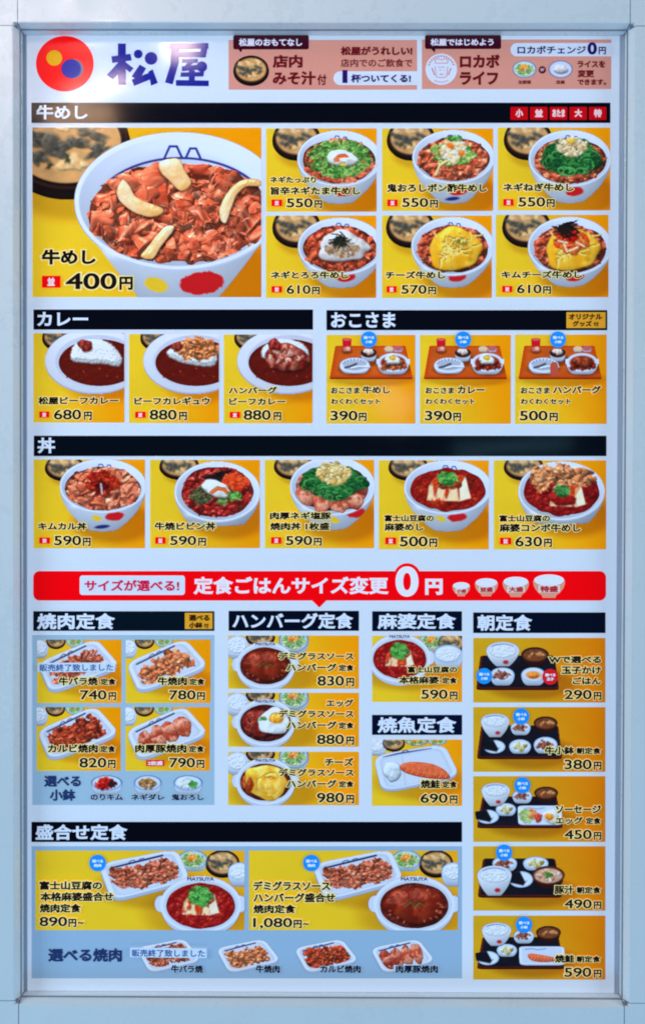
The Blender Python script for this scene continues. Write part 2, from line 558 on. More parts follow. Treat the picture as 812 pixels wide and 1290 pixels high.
link_mesh('back_panel', box_mesh(IL - 0.04, 0.0046, IB - 0.04, IR + 0.04, 0.012, IT + 0.04), DARK, frame)
for sx, ix, ox in ((-1, IL, FL - 0.046), (1, IR, FR + 0.046)):
    for iz, sz in ((IT, 1), (IB, -1)):
        # the dark joints between rails and corner caps
        x0, x1 = sorted((ix + -sx * G * 0.98, ix + -sx * 0.00002))
        z0, z1 = sorted((iz + sz * 0.001, iz + sz * 0.05))
        link_mesh('joint_seal', box_mesh(x0, YF + 0.0012, z0, x1, 0.003, z1), DARK, frame)
        x0, x1 = sorted((ix + sx * 0.001, ox))
        z0, z1 = sorted((iz - sz * G * 0.98, iz - sz * 0.00002))
        link_mesh('joint_seal', box_mesh(x0, YF + 0.0012, z0, x1, 0.003, z1), DARK, frame)
SL = PT(34.5, 645)[0]; SR = PT(776, 645)[0]
link_mesh('retaining_strip', box_mesh(IL + 0.0004, -0.0022, IB + 0.001, SL, -0.0002, IT - 0.001), STRIP, frame)
link_mesh('retaining_strip', box_mesh(SR, -0.0022, IB + 0.001, IR - 0.0004, -0.0002, IT - 0.001), frame_material('pale_plastic_strip', (0.5, 0.52, 0.6), 0.4), frame)

# ------------------------------------------------------------------ the poster
poster = empty('menu_poster', 'backlit printed food menu poster with rows of rice bowls, curries and set meals', 'poster', (0, 0, IB))
poster.location = (0, 0, 0)
WHITE = A(222, 228, 238)
gx_, gz_ = np.meshgrid(np.linspace(IL + 0.0003, IR - 0.0003, 12), np.linspace(IB + 0.0003, IT - 0.0003, 18))
V = [(x, 0.0, z) for x, z in zip(gx_.ravel(), gz_.ravel())]
Fq = [(j * 12 + i, j * 12 + i + 1, (j + 1) * 12 + i + 1, (j + 1) * 12 + i) for j in range(17) for i in range(11)]
link_mesh('film_sheet', ink_mesh(V, Fq, np.tile(WHITE, (len(V), 1))), INK, poster, 'white backlit film')

#@@CONTENT
# ------------------------------------------------------------------ picture building blocks
INKC = A(30, 13, 8)
HALO = A(244, 226, 150)
NAVY = A(14, 24, 84)
BLACK = A(4, 5, 16)
RED = A(250, 0, 8)
def rng_of(seed):
    return np.random.default_rng(seed)

def tile(x0, y0, x1, y1, label, shadows=(), ca=(236, 194, 36), cb=(244, 150, 0), z=2, bias=0.0):
    c = Canvas(x0, y0, x1, y1, None, 2.2)
    u = (c.X - x0) / (x1 - x0); v = (c.Y - y0) / (y1 - y0)
    t = np.clip(u * 1.05 - 0.12 + bias + 0.12 * (0.5 - v), 0, 1); t = t * t * (3 - 2 * t)
    c.C = A(*ca) + (A(*cb) - A(*ca)) * t[..., None]
    c.C *= (0.97 + 0.06 * fbm(u * 3, v * 3, int(x0) % 50))[..., None]
    for (sx, sy, rx, ry, k) in shadows:
        d = np.hypot((c.X - sx) / rx, (c.Y - sy) / ry)
        m = np.clip((1.25 - d) / 0.5, 0, 1); m = m * m * (3 - 2 * m) * k * 0.75
        c.C = c.C * (1 - m[..., None] * A(0.30, 0.48, 0.75))
    c.A[:] = 1
    o = c.emit('menu_photo', poster, z, label)
    return o, (x0, y0, x1, y1)

def soup_bowl(o, clip, cx, cy, rx, ry, step=0.8, z=3, name='soup_bowl'):
    c = Canvas(cx - rx * 1.25, cy - ry * 1.25, cx + rx * 1.25, cy + ry * 1.5, clip, step)
    if len(c.xs) < 3 or c.xs[-1] <= c.xs[0]: return
    c.fill(ell(c.X, c.Y, cx, cy + ry * 0.16, rx * 1.15, ry * 1.18), A(22, 12, 12))
    rim = ell(c.X, c.Y, cx, cy, rx * 1.12, ry * 1.1)
    c.fill(rim, A(46, 24, 18))
    c.fill(ell(c.X, c.Y, cx, cy, rx * 1.05, ry * 1.03), A(26, 13, 11))
    s = A(204, 150, 92) * (0.80 + 0.42 * fbm((c.X - cx) / rx * 2.6, (c.Y - cy) / rx * 3.4, 9))[..., None]
    c.fill(ell(c.X, c.Y, cx, cy + ry * 0.03, rx * 0.97, ry * 0.93), s)
    for i, (dx, dy, a_, b_, an, k) in enumerate(((-0.62, -0.1, 0.30, 0.16, 0.2, 0), (-0.25, 0.1, 0.34, 0.15, 0.35, 0), (0.1, 0.06, 0.26, 0.12, -0.2, 0), (-0.55, 0.35, 0.22, 0.12, 0.5, 0), (0.42, -0.2, 0.24, 0.12, 0.3, 0),
            (-0.1, -0.42, 0.26, 0.14, 0.1, 1), (0.45, -0.55, 0.24, 0.14, 0.6, 1), (0.12, 0.5, 0.25, 0.14, 0.3, 1), (0.02, 0.42, 0.05, 0.05, 0, 2), (-0.3, 0.55, 0.05, 0.05, 0, 2), (0.55, 0.2, 0.2, 0.1, -0.4, 0), (-0.7, -0.42, 0.18, 0.12, 0, 1))):
        c.piece(cx + dx * rx, cy + dy * ry, a_ * rx, b_ * rx, an, (A(70, 66, 58), A(224, 178, 118), A(48, 50, 34))[k], (A(96, 90, 76), A(236, 198, 140), A(48, 50, 34))[k], seed=i + 40, wob=0.5, sh=0.25, soft=max(1.0, rx * 0.07), hh=rx * 0.04)
    c.relight(0.75, 0.27, 20, blur=2)
    return c.emit(name, o, z)

def bowl(o, clip, cx, cy, rx, ry, yb, step=0.8, z=4, deco=True, red=(0.12, 0.68), yellow=None, blue=False, pw=2.1, foot=0.30):
    c = Canvas(cx - rx - 2, cy - ry - 2, cx + rx + 2, yb + 4, clip, step)
    X, Y = c.X, c.Y
    t = np.clip((Y - cy) / (yb - cy), 0, 1)
    wdt = rx * (1 - (1 - foot) * t ** pw)
    sag = ry * 0.10 * np.sqrt(np.clip(1 - ((X - cx) / (rx * foot * 1.2)) ** 2, 0, 1))
    body = np.maximum(np.maximum(np.abs(X - cx) - wdt, cy - Y), Y - (yb - ry * 0.08 + sag))
    u = (X - cx) / rx
    base = A(214, 220, 234) * (1.02 - 0.20 * np.clip(u + 0.15, -1, 1) ** 2 - 0.26 * t ** 2)[..., None]
    c.fill(body, base)
    if deco:
        dx, dy = red
        c.fill(ell(X, Y, cx + rx * dx, cy + (yb - cy) * dy + ry * 0.1, rx * 0.215, ry * 0.165, -0.12) + 1.2 * (fbm(X / 6, Y / 6, 3) - 0.5) * rx / 40, A(196, 26, 30), cover=False)
        if yellow:
            c.fill(ell(X, Y, cx + rx * yellow[0], cy + (yb - cy) * yellow[1] + ry * 0.1, rx * 0.115, ry * 0.1, 0.3), A(226, 186, 40), cover=False)
        if blue:
            c.fill(ell(X, Y, cx + rx * -0.02, yb - ry * 0.16, rx * 0.17, ry * 0.07, -0.1), A(30, 40, 110), cover=False)
    c.fill(ell(X, Y, cx, cy + ry * 0.03, rx, ry), A(196, 202, 220))
    c.fill(ell(X, Y, cx, cy, rx, ry), A(236, 239, 247))
    gl = np.exp(-(((X - cx + rx * 0.62) / (rx * 0.13)) ** 2 + ((Y - cy - ry * 0.74) / (ry * 0.10)) ** 2))
    c.C += (A(252, 253, 255) - c.C) * (gl * 0.8)[..., None]
    inner = ell(X, Y, cx, cy + ry * 0.015, rx * 0.955, ry * 0.935)
    v = (Y - cy) / ry
    wall = A(204, 210, 228) * (1.02 + 0.09 * u - 0.12 * v - 0.10 * np.clip((np.hypot(u, v) - 0.80) * -4, 0, 1))[..., None]
    c.fill(inner, wall, cover=False)
    if deco:
        lw = max(0.42, rx * 0.010)
        arc = np.abs(ell(X, Y, cx + rx * 0.02, cy + ry * 0.18, rx * 0.84, ry * 0.80)) - lw
        arc = np.maximum(arc, Y - (cy - ry * 0.28))
        c.fill(arc, A(32, 42, 128), cover=False, soft=max(0.8, lw))
        for (mx, mw, mh) in ((-0.05, 0.17, 0.17), (0.14, 0.14, 0.14)):
            bx = cx + rx * mx; by = cy - ry * 0.62
            c.strip([(bx - rx * mw * 0.5, by), (bx - rx * mw * 0.2, by - ry * mh), (bx + rx * mw * 0.2, by - ry * mh), (bx + rx * mw * 0.5, by)], lw * 2.2, A(38, 48, 135), sh=0, cover=False, hh=0)
    return c.emit('bowl', o, z)

def base_fill(c, cx, cy, rx, ry, col, seed=1, wob=0.10, tex=0.3, ts=5.0, hs=1.5, soft=1.2):
    X, Y = c.X, c.Y
    th = np.arctan2(Y - cy, X - cx)
    k = wob * (fbm(np.cos(th) * 2.2 + 5, np.sin(th) * 2.2 + 5, seed, 2) - 0.5) * 2
    f = (np.hypot((X - cx) / rx, (Y - cy) / ry) - 1 - k) * min(rx, ry)
    n = fbm(X / ts, Y / ts, seed + 4)
    a = c.fill(f, np.asarray(col, float) * (1 - tex / 2 + tex * n)[..., None], soft)
    c.H = np.where(a > 0.5, hs * n, c.H)
    return f

def spots(n, cx, cy, rx, ry, seed, mind=0.0):
    r = rng_of(seed); out = []
    tries = 0
    while len(out) < n and tries < n * 40:
        tries += 1
        a = r.random() * 6.283; q = math.sqrt(r.random())
        p = (cx + rx * q * math.cos(a), cy + ry * q * math.sin(a))
        if all(math.hypot(p[0] - b[0], (p[1] - b[1]) * 1.3) > mind for b in out):
            out.append(p)
    return sorted(out, key=lambda p: p[1])

BEEF = ((168, 48, 24), (232, 112, 74), (248, 184, 146))
def blur2(a, n):
    for _ in range(n):
        a = (a + np.roll(a, 1, 0) + np.roll(a, -1, 0) + np.roll(a, 1, 1) + np.roll(a, -1, 1)) / 5
    return a
def slices(c, pts, size, pal, seed=0, mound=None, amp=0.20, thick=0.62, gloss=1.0, tilt=0.33, fat=1.0, clip=None):
    """thin ruffled slices of meat heaped on each other, drawn with a depth buffer"""
    ny, nx = c.X.shape
    zb = np.full(ny * nx, -1e9); cb = np.zeros((ny * nx, 3))
    r = rng_of(seed + 700)
    L = A(-0.42, 0.50, 0.76); L /= np.linalg.norm(L)          # x right, y up the picture, z to the viewer
    Hv = L + A(0, 0, 1); Hv /= np.linalg.norm(Hv)
    lo, mid, hi = (A(*p) for p in pal)
    dx = c.xs[1] - c.xs[0]; dy = c.ys[1] - c.ys[0]
    for i, (cx, cy) in enumerate(pts):
        s = size * (0.75 + 0.6 * r.random())
        Lu = s * (0.9 + 0.5 * r.random()); Wv = s * thick * (0.7 + 0.6 * r.random())
        nu = int(2 * Lu / dx * 2.4) + 6; nv = int(2 * Wv / dx * 2.4) + 6
        u, v = np.meshgrid(np.linspace(-1, 1, nu), np.linspace(-1, 1, nv), indexing='ij')
        k = 0.8 + 1.6 * r.random(); p1, p2, p3 = r.random(3) * 6.28
        a_ = s * amp * (0.5 + r.random()); sk = r.normal() * 0.9; be = 0.3 + 1.5 * r.random()
        ph = k * math.pi * u + p1 + sk * v
        px = Lu * u + a_ * 0.75 * np.sin(2 * ph + p2) * 0.6
        py = Wv * np.sin(be * v) / be * (1 + 0.18 * np.sin(2.3 * math.pi * u + p3))
        pz = a_ * np.sin(ph) + 0.35 * a_ * np.sin(2.7 * ph + p3 + 2 * v) + Wv * (np.cos(be * v) - 1) / be * 0.9
        n0 = fbm(u * 2.2 + 5 + i, v * 1.6 + 3, seed + i, 2)
        pz += a_ * 0.7 * (n0 - 0.5)
        yaw = r.normal() * 0.9; tx = r.normal() * tilt; ty = r.normal() * tilt * 0.7
        cyw, syw = math.cos(yaw), math.sin(yaw)
        px, py = px * cyw - py * syw, px * syw + py * cyw
        py, pz = py * math.cos(tx) - pz * math.sin(tx), py * math.sin(tx) + pz * math.cos(tx)
        px, pz = px * math.cos(ty) + pz * math.sin(ty), -px * math.sin(ty) + pz * math.cos(ty)
        P_ = np.stack([px, py, pz], -1)
        n = np.cross(np.gradient(P_, axis=0), np.gradient(P_, axis=1))
        n /= np.linalg.norm(n, axis=-1, keepdims=True) + 1e-9
        V_ = A(0, -0.5, 0.86)
        n *= np.sign(n @ V_ + 1e-9)[..., None]
        sx = cx + px; sy = cy - (py * 0.80 + pz * 0.50)
        mz = mound(cx, cy) if mound else 0
        dep = pz * 0.8 - py * 0.55 + mz + r.random() * s * 0.25
        lam = np.clip(n @ L, 0, 1); sp = np.clip(n @ Hv, 0, 1) ** 26
        fb = fbm(u * 3 + i * 3.1, v * 7 + n0 * 3, seed + i + 3, 3)
        band = 0.5 + 0.5 * np.sin(v * (2.0 + 2 * r.random()) + p2 + n0 * 5)
        tone = r.random()
        col = lo + (mid - lo) * np.clip(0.2 + 0.5 * tone + 0.9 * (fb - 0.5) + 0.3 * n0, 0, 1)[..., None]
        ft = np.clip((band - 0.70) * 3.0, 0, 1) * np.clip((fb - 0.30) * 2.5, 0, 1) * fat
        col = col + (hi - col) * ft[..., None] * 0.8
        edge = np.maximum(np.abs(v), np.abs(u) ** 3)
        col = col * (1 - 0.22 * np.clip((edge - 0.86) / 0.14, 0, 1))[..., None]
        col = col * (0.40 + 0.78 * lam)[..., None] + A(255, 225, 205) * (sp * 0.42 * gloss * np.clip(fb * 1.6 - 0.3, 0, 1))[..., None]
        ragged = (np.abs(v) < 0.80 + 0.36 * (fbm(u * 4 + i, v * 0 + 2, seed + 8, 2) - 0.25)) & (np.abs(u) < 0.84 + 0.3 * (fbm(v * 3 + i, v * 0 + 7, seed + 9, 2) - 0.3))
        ii = np.round((sx - c.xs[0]) / dx).astype(int); jj = np.round((sy - c.ys[0]) / dy).astype(int)
        ok = ragged & (ii >= 0) & (ii < nx) & (jj >= 0) & (jj < ny)
        f = (jj * nx + ii)[ok]; d = dep[ok]; q = col[ok]
        o_ = np.argsort(d); f, d, q = f[o_], d[o_], q[o_]
        tmp = np.full(ny * nx, -1e9); tmp[f] = d
        tc = np.zeros((ny * nx, 3)); tc[f] = q
        m = tmp > zb
        zb[m] = tmp[m]; cb[m] = tc[m]
    hit = (zb > -1e8).reshape(ny, nx)
    if clip is not None:
        hit &= clip < 0
    zb = zb.reshape(ny, nx); cb = cb.reshape(ny, nx, 3)
    zf = np.where(hit, zb, zb[hit].min() if hit.any() else 0)
    occ = np.zeros_like(zf)
    for n_, w_ in ((3, 0.5), (9, 0.35), (20, 0.25)):
        occ += w_ * np.clip((blur2(zf, n_) - zf) / (size * 0.30), 0, 1.3)
    up = np.roll(np.roll(zf, 2, 0), 1, 1)                       # what lies towards the light throws shade
    occ += 0.30 * np.clip((up - zf - size * 0.06) / (size * 0.25), 0, 1)
    cb = cb * (1.20 - 0.66 * np.clip(occ, 0, 1))[..., None]
    al = blur2(hit.astype(float), 1)
    al = np.where(hit, np.maximum(al, 0.51), 0)
    c.C = np.where(hit[..., None], cb, c.C)
    c.A = np.maximum(c.A, al)
    c.H = np.where(hit, 0, c.H)
def meat(c, cx, cy, rx, ry, sz, n, seed, pal=BEEF, clip=None, thick=0.62, amp=0.20, mind=0.4, gloss=1.0):
    slices(c, spots(n, cx, cy, rx, ry, seed, sz * mind), sz, pal, seed, lambda x, y: -((x - cx) / rx) ** 2 * sz * 0.3 + (y - cy) * 0.12, amp=amp, thick=thick, clip=clip, gloss=gloss)
def beef_base(c, cx, cy, rx, ry, sz, seed, pal=BEEF, n=None, cov=0.86):
    base_fill(c, cx, cy, rx, ry, A(92, 32, 18), seed, wob=0.05, hs=0)
    f = ell(c.X, c.Y, cx, cy, rx * 1.0, ry * 1.02) + 0.12 * ry * (fbm(c.X / (rx * 0.16), c.Y / (rx * 0.16), seed) - 0.5) * 2
    meat(c, cx, cy, rx * cov, ry * cov, sz, n or 90, seed, pal, f)
def greens(c, cx, cy, rx, ry, n, seed, sz=3.0, cols=((36, 92, 34), (78, 146, 58), (140, 186, 92)), rings=0.4, hole=None):
    r = rng_of(seed + 900)
    for i, (x, y) in enumerate(spots(n, cx, cy, rx, ry, seed)):
        if hole and math.hypot((x - hole[0]) / hole[2], (y - hole[1]) / hole[3]) < 1:
            continue
        k = r.integers(0, len(cols)); col = A(*cols[k]) * (0.85 + 0.3 * r.random())
        a = r.random() * 6.28
        if r.random() < rings:
            R_ = sz * (0.6 + 0.5 * r.random()); q = 0.5 + 0.4 * r.random()
            th = np.linspace(0, 5.2 + r.random(), 9) + a
            c.strip(np.stack([x + R_ * np.cos(th), y + R_ * q * np.sin(th)], 1), sz * 0.42, col, sh=0.4, soft=0.7)
        else:
            L = sz * (0.7 + 0.9 * r.random()); b = r.normal() * 0.6
            th = np.linspace(-1, 1, 5)
            c.strip(np.stack([x + L * th * math.cos(a) - b * sz * 0.5 * th * th * math.sin(a), y + L * th * math.sin(a) * 0.75 + b * sz * 0.5 * th * th * math.cos(a)], 1), sz * 0.5, col, sh=0.4, soft=0.7)
def strings(c, cx, cy, rx, ry, n, seed, wd=1.3, cols=((20, 78, 36), (32, 108, 46), (70, 150, 70)), loop=1.0):
    r = rng_of(seed + 500)
    for i, (x, y) in enumerate(spots(n, cx, cy, rx, ry, seed)):
        a = r.random() * 6.28; R_ = rx * (0.12 + 0.16 * r.random()) * loop
        th = np.linspace(0, 2.2 + 2.8 * r.random(), 9) + a
        col = A(*cols[r.integers(0, len(cols))]) * (0.85 + 0.3 * r.random())
        c.strip(np.stack([x + R_ * np.cos(th), y + R_ * 0.7 * np.sin(th)], 1), wd, col, sh=0.4, soft=0.7)
def crumbs(c, cx, cy, rx, ry, n, seed, sz, cols, sh=0.35, hh=None):
    r = rng_of(seed + 300)
    for i, (x, y) in enumerate(spots(n, cx, cy, rx, ry, seed)):
        col = A(*cols[r.integers(0, len(cols))]) * (0.9 + 0.2 * r.random())
        s = sz * (0.6 + 0.8 * r.random())
        c.piece(x, y, s, s * (0.6 + 0.3 * r.random()), r.random() * 3.14, col, seed=seed * 7 + i, wob=0.3, sh=sh, hh=hh, soft=0.8)
def hairs(c, cx, cy, n, R_, seed, wd=0.8, col=(22, 22, 16), up=0.0, sq=0.7):
    r = rng_of(seed + 40)
    for i in range(n):
        a = r.random() * 6.28; L = R_ * (0.5 + 0.6 * r.random()); ox, oy = r.normal(size=2) * R_ * 0.3
        x, y = cx + ox, cy + oy * sq
        th = np.linspace(-0.5, 0.5, 4)
        c.strip(np.stack([x + L * th * math.cos(a), y + L * th * math.sin(a) * sq - up * L * (th + 0.5) + L * 0.25 * th * th], 1), wd, A(*col) * (0.7 + 0.8 * r.random()), sh=0.2, soft=0.6)
def tofu(c, cx, cy, s, sauce=True, seed=0):
    """pale bean curd block seen from the front, red sauce run over it"""
    top = [(cx - s * 0.85, cy - s * 0.25), (cx - s * 0.45, cy - s * 0.75), (cx + s * 0.85, cy - s * 0.7), (cx + s * 0.55, cy - s * 0.15)]
    front = [(cx - s * 0.85, cy - s * 0.25), (cx + s * 0.55, cy - s * 0.15), (cx + s * 0.6, cy + s * 0.5), (cx - s * 0.95, cy + s * 0.45)]
    side = [(cx + s * 0.55, cy - s * 0.15), (cx + s * 0.85, cy - s * 0.7), (cx + s * 1.12, cy + s * 0.35), (cx + s * 0.6, cy + s * 0.5)]
    X, Y = c.X, c.Y
    for pts, col in ((front, A(240, 206, 160)), (side, A(246, 230, 198)), (top, A(226, 150, 96))):
        n = fbm(X / 5, Y / 5, seed + 3)
        a = c.fill(poly(X, Y, pts), col * (0.93 + 0.14 * n)[..., None])
        c.H = np.where(a > 0.5, 0.6 * n, c.H)
    if sauce:
        m = np.minimum(poly(X, Y, top), poly(X, Y, front))
        n = fbm(X / (s * 0.20), Y / (s * 0.62), seed + 8, 3)
        k = np.clip((n - 0.44 - 0.22 * np.clip((Y - cy) / s, -1, 1)) * 8, 0, 1) * np.clip(0.5 - m / 1.2, 0, 1)
        nn = fbm(X / 2.5, Y / 2.5, seed + 1)
        c.C += ((A(196, 52, 16) * (0.8 + 0.5 * nn)[..., None]) - c.C) * k[..., None]
        c.H += k * 1.2 * (0.6 + nn)
def egg(c, cx, cy, rx, ry, seed=0, yolk=None, ang=0.2, sauce=False):
    c.piece(cx, cy, rx, ry, ang, A(244, 240, 232), seed=seed, wob=0.1, tex=0.06, sh=0.5, hh=ry * 0.45)
    if sauce:
        c.strip([(cx - rx * 0.45, cy + ry * 0.1), (cx - rx * 0.2, cy - ry * 0.25), (cx + rx * 0.15, cy - ry * 0.3), (cx + rx * 0.4, cy - ry * 0.15)], ry * 0.42, A(236, 84, 20), sh=0.1, taper=0.6)
        c.piece(cx - rx * 0.35, cy + ry * 0.2, rx * 0.18, ry * 0.3, 0, A(238, 110, 40), seed=4, sh=0)
    if yolk:
        yx, yy, yr = yolk
        c.piece(cx + yx * rx, cy + yy * ry, yr * rx, yr * rx * 0.85, 0, A(245, 160, 20), seed=seed + 2, wob=0.05, tex=0.1, sh=0.2, hh=yr * rx * 0.5)

# -- what is in the bowls
def f_beef(c, cx, cy, rx, ry):
    beef_base(c, cx, cy, rx, ry, rx * 0.19, 3)
def f_negitama(c, cx, cy, rx, ry):
    beef_base(c, cx, cy, rx, ry, rx * 0.19, 5)
    greens(c, cx, cy - ry * 0.1, rx * 0.86, ry * 0.82, 330, 6, rx * 0.075)
    egg(c, cx + rx * 0.08, cy - ry * 0.12, rx * 0.42, ry * 0.36, 1, sauce=True)
    c.piece(cx + rx * 0.1, cy + ry * 0.16, rx * 0.08, ry * 0.08, 0, A(236, 190, 40), sh=0)
    greens(c, cx, cy + ry * 0.38, rx * 0.5, ry * 0.14, 40, 8, rx * 0.07)
def f_ponzu(c, cx, cy, rx, ry):
    beef_base(c, cx, cy, rx, ry, rx * 0.24, 9)
    greens(c, cx - rx * 0.02, cy - ry * 0.25, rx * 0.62, ry * 0.5, 110, 6, rx * 0.08, cols=((60, 130, 46), (110, 172, 74), (190, 205, 120)))
    crumbs(c, cx, cy - ry * 0.42, rx * 0.34, ry * 0.52, 90, 4, rx * 0.075, ((240, 226, 205), (246, 236, 222), (240, 200, 150), (236, 190, 120)))
    c.piece(cx - rx * 0.08, cy - ry * 0.62, rx * 0.11, ry * 0.12, 0.3, A(238, 110, 20), seed=3)
    c.piece(cx + rx * 0.22, cy - ry * 0.28, rx * 0.1, ry * 0.13, 0.3, A(236, 130, 40), seed=5)
    greens(c, cx, cy - ry * 0.98, rx * 0.2, ry * 0.1, 22, 12, rx * 0.07)
    c.strip([(cx - rx * 0.48, cy + ry * 0.72), (cx - rx * 0.38, cy + ry * 0.3), (cx - rx * 0.2, cy + ry * 0.1)], rx * 0.08, A(232, 200, 140))
def f_neginegi(c, cx, cy, rx, ry):
    beef_base(c, cx, cy, rx, ry, rx * 0.22, 19)
    c.piece(cx, cy - ry * 0.12, rx * 0.78, ry * 0.72, 0, A(18, 66, 30), seed=2, hh=6)
    strings(c, cx, cy - ry * 0.15, rx * 0.72, ry * 0.68, 170, 6, rx * 0.036)
    crumbs(c, cx + rx * 0.06, cy - ry * 0.62, rx * 0.40, ry * 0.38, 110, 7, rx * 0.06, ((226, 196, 150), (240, 218, 180), (200, 160, 110)))
    c.piece(cx + rx * 0.03, cy - ry * 0.86, rx * 0.12, ry * 0.14, 0, A(226, 178, 60), seed=3)
def f_tororo(c, cx, cy, rx, ry):
    beef_base(c, cx, cy, rx, ry, rx * 0.22, 29, pal=((150, 36, 20), (206, 84, 50), (240, 170, 124)))
    c.piece(cx + rx * 0.06, cy - ry * 0.08, rx * 0.72, ry * 0.62, 0.1, A(226, 214, 208), seed=8, wob=0.22, tex=0.2, hh=5)
    crumbs(c, cx + rx * 0.06, cy + ry * 0.02, rx * 0.45, ry * 0.34, 80, 7, rx * 0.045, ((170, 120, 80), (206, 170, 130), (140, 96, 60)))
    hairs(c, cx - rx * 0.02, cy - ry * 0.34, 70, rx * 0.3, 3, rx * 0.022, (30, 30, 22))
def f_cheese(c, cx, cy, rx, ry):
    beef_base(c, cx, cy, rx, ry, rx * 0.22, 39, pal=((146, 40, 22), (200, 86, 54), (240, 170, 130)))
    c.piece(cx + rx * 0.06, cy + ry * 0.02, rx * 0.76, ry * 0.88, 0.0, A(236, 166, 26), A(246, 194, 60), seed=8, wob=0.12, tex=0.3, hh=3.4, soft=1.6)
    r = rng_of(4)
    for i in range(34):
        x = cx + rx * 0.05 + rx * 0.55 * r.normal() * 0.55; y = cy + ry * 0.55 * r.normal() * 0.55; a = r.random() * 3.14; L = rx * 0.12
        c.strip([(x - L * math.cos(a), y - L * math.sin(a) * 0.8), (x, y + 0.8), (x + L * math.cos(a), y + L * math.sin(a) * 0.8)], rx * 0.045, A(250, 216, 112), sh=0.16, hh=0.5, soft=1.2)
    crumbs(c, cx + rx * 0.2, cy - ry * 0.28, rx * 0.2, ry * 0.2, 26, 5, rx * 0.035, ((110, 110, 40), (170, 130, 50), (240, 220, 120)))
def f_kimcheese(c, cx, cy, rx, ry):
    f_cheese(c, cx, cy, rx, ry)
    crumbs(c, cx + rx * 0.02, cy - ry * 0.3, rx * 0.42, ry * 0.45, 46, 3, rx * 0.12, ((196, 26, 12), (226, 60, 24), (232, 110, 40)))
    c.piece(cx + rx * 0.06, cy - ry * 0.55, rx * 0.2, ry * 0.24, 0.2, A(214, 24, 16), seed=9)
    for i, (dx, dy, a) in enumerate(((0.28, -0.2, 0.5), (-0.12, -0.05, 1.2), (0.1, 0.0, -0.4), (-0.2, -0.3, 0.2), (0.3, -0.45, 0.9))):
        x, y = cx + dx * rx, cy + dy * ry; L = rx * 0.12
        c.strip([(x - L * math.cos(a), y - L * math.sin(a)), (x + L * math.cos(a), y + L * math.sin(a))], rx * 0.06, A(246, 214, 170) if i != 4 else A(236, 150, 60))
    hairs(c, cx - rx * 0.08, cy - ry * 0.86, 90, rx * 0.36, 5, rx * 0.024, (26, 18, 14))
def f_kimukaru(c, cx, cy, rx, ry):
    beef_base(c, cx, cy, rx, ry, rx * 0.30, 49, pal=((176, 62, 36), (228, 124, 88), (250, 200, 166)), n=60)
    crumbs(c, cx - rx * 0.03, cy - ry * 0.22, rx * 0.40, ry * 0.5, 46, 3, rx * 0.10, ((120, 16, 10), (168, 30, 14), (196, 54, 26)))
    hairs(c, cx - rx * 0.03, cy - ry * 0.1, 30, rx * 0.3, 8, rx * 0.03, (70, 10, 8))
    c.strip([(cx - rx * 0.05, cy - ry * 0.2), (cx - rx * 0.02, cy + ry * 0.25)], rx * 0.05, A(220, 190, 190))
def f_bibin(c, cx, cy, rx, ry):
    beef_base(c, cx, cy, rx, ry, rx * 0.22, 59, pal=((110, 12, 12), (168, 34, 28), (214, 110, 86)))
    hairs(c, cx + rx * 0.05, cy - ry * 0.5, 90, rx * 0.42, 5, rx * 0.035, (26, 14, 14))
    crumbs(c, cx + rx * 0.52, cy - ry * 0.38, rx * 0.33, ry * 0.3, 50, 3, rx * 0.08, ((206, 40, 16), (232, 84, 30), (222, 60, 30)))
    greens(c, cx - rx * 0.42, cy + ry * 0.12, rx * 0.34, ry * 0.34, 60, 8, rx * 0.07, cols=((40, 48, 26), (70, 84, 44), (100, 110, 70)))
    egg(c, cx - rx * 0.02, cy - ry * 0.12, rx * 0.42, ry * 0.32, 2, sauce=False, ang=0.35)
    c.strip([(cx - rx * 0.15, cy + ry * 0.02), (cx + rx * 0.02, cy - ry * 0.14), (cx + rx * 0.22, cy - ry * 0.08), (cx + rx * 0.3, cy + ry * 0.05)], rx * 0.10, A(226, 96, 34), sh=0.1)
    greens(c, cx + rx * 0.46, cy + ry * 0.16, rx * 0.16, ry * 0.16, 34, 9, rx * 0.07)
    greens(c, cx + rx * 0.16, cy + ry * 0.38, rx * 0.12, ry * 0.1, 14, 10, rx * 0.06)
def f_negishio(c, cx, cy, rx, ry):
    base_fill(c, cx, cy, rx, ry, A(84, 28, 20), 3)
    for i, (dx, dy, wx, a) in enumerate(((-0.72, 0.1, 0.27, 1.2), (-0.3, 0.42, 0.26, 1.35), (0.2, 0.46, 0.26, 1.5), (0.66, 0.25, 0.28, 1.75))):
        c.piece(cx + dx * rx, cy + dy * ry, rx * 0.40, rx * wx, a, A(196, 88, 62) if i < 3 else A(150, 46, 30), A(230, 152, 122), seed=i + 3, wob=0.16, ridge=0.6, rf=2, hh=3.2, fib=0.4)
    c.piece(cx + rx * 0.0, cy - ry * 0.32, rx * 0.86, ry * 0.52, 0, A(16, 62, 26), seed=2, hh=6)
    c.piece(cx + rx * 0.02, cy + ry * 0.1, rx * 0.5, ry * 0.34, 0, A(16, 62, 26), seed=5, hh=5)
    strings(c, cx, cy - ry * 0.3, rx * 0.8, ry * 0.46, 140, 6, rx * 0.04)
    strings(c, cx + rx * 0.02, cy + ry * 0.12, rx * 0.45, ry * 0.28, 60, 7, rx * 0.04)
    crumbs(c, cx + rx * 0.06, cy - ry * 0.66, rx * 0.42, ry * 0.42, 80, 7, rx * 0.085, ((214, 178, 104), (232, 204, 140), (190, 150, 80)))
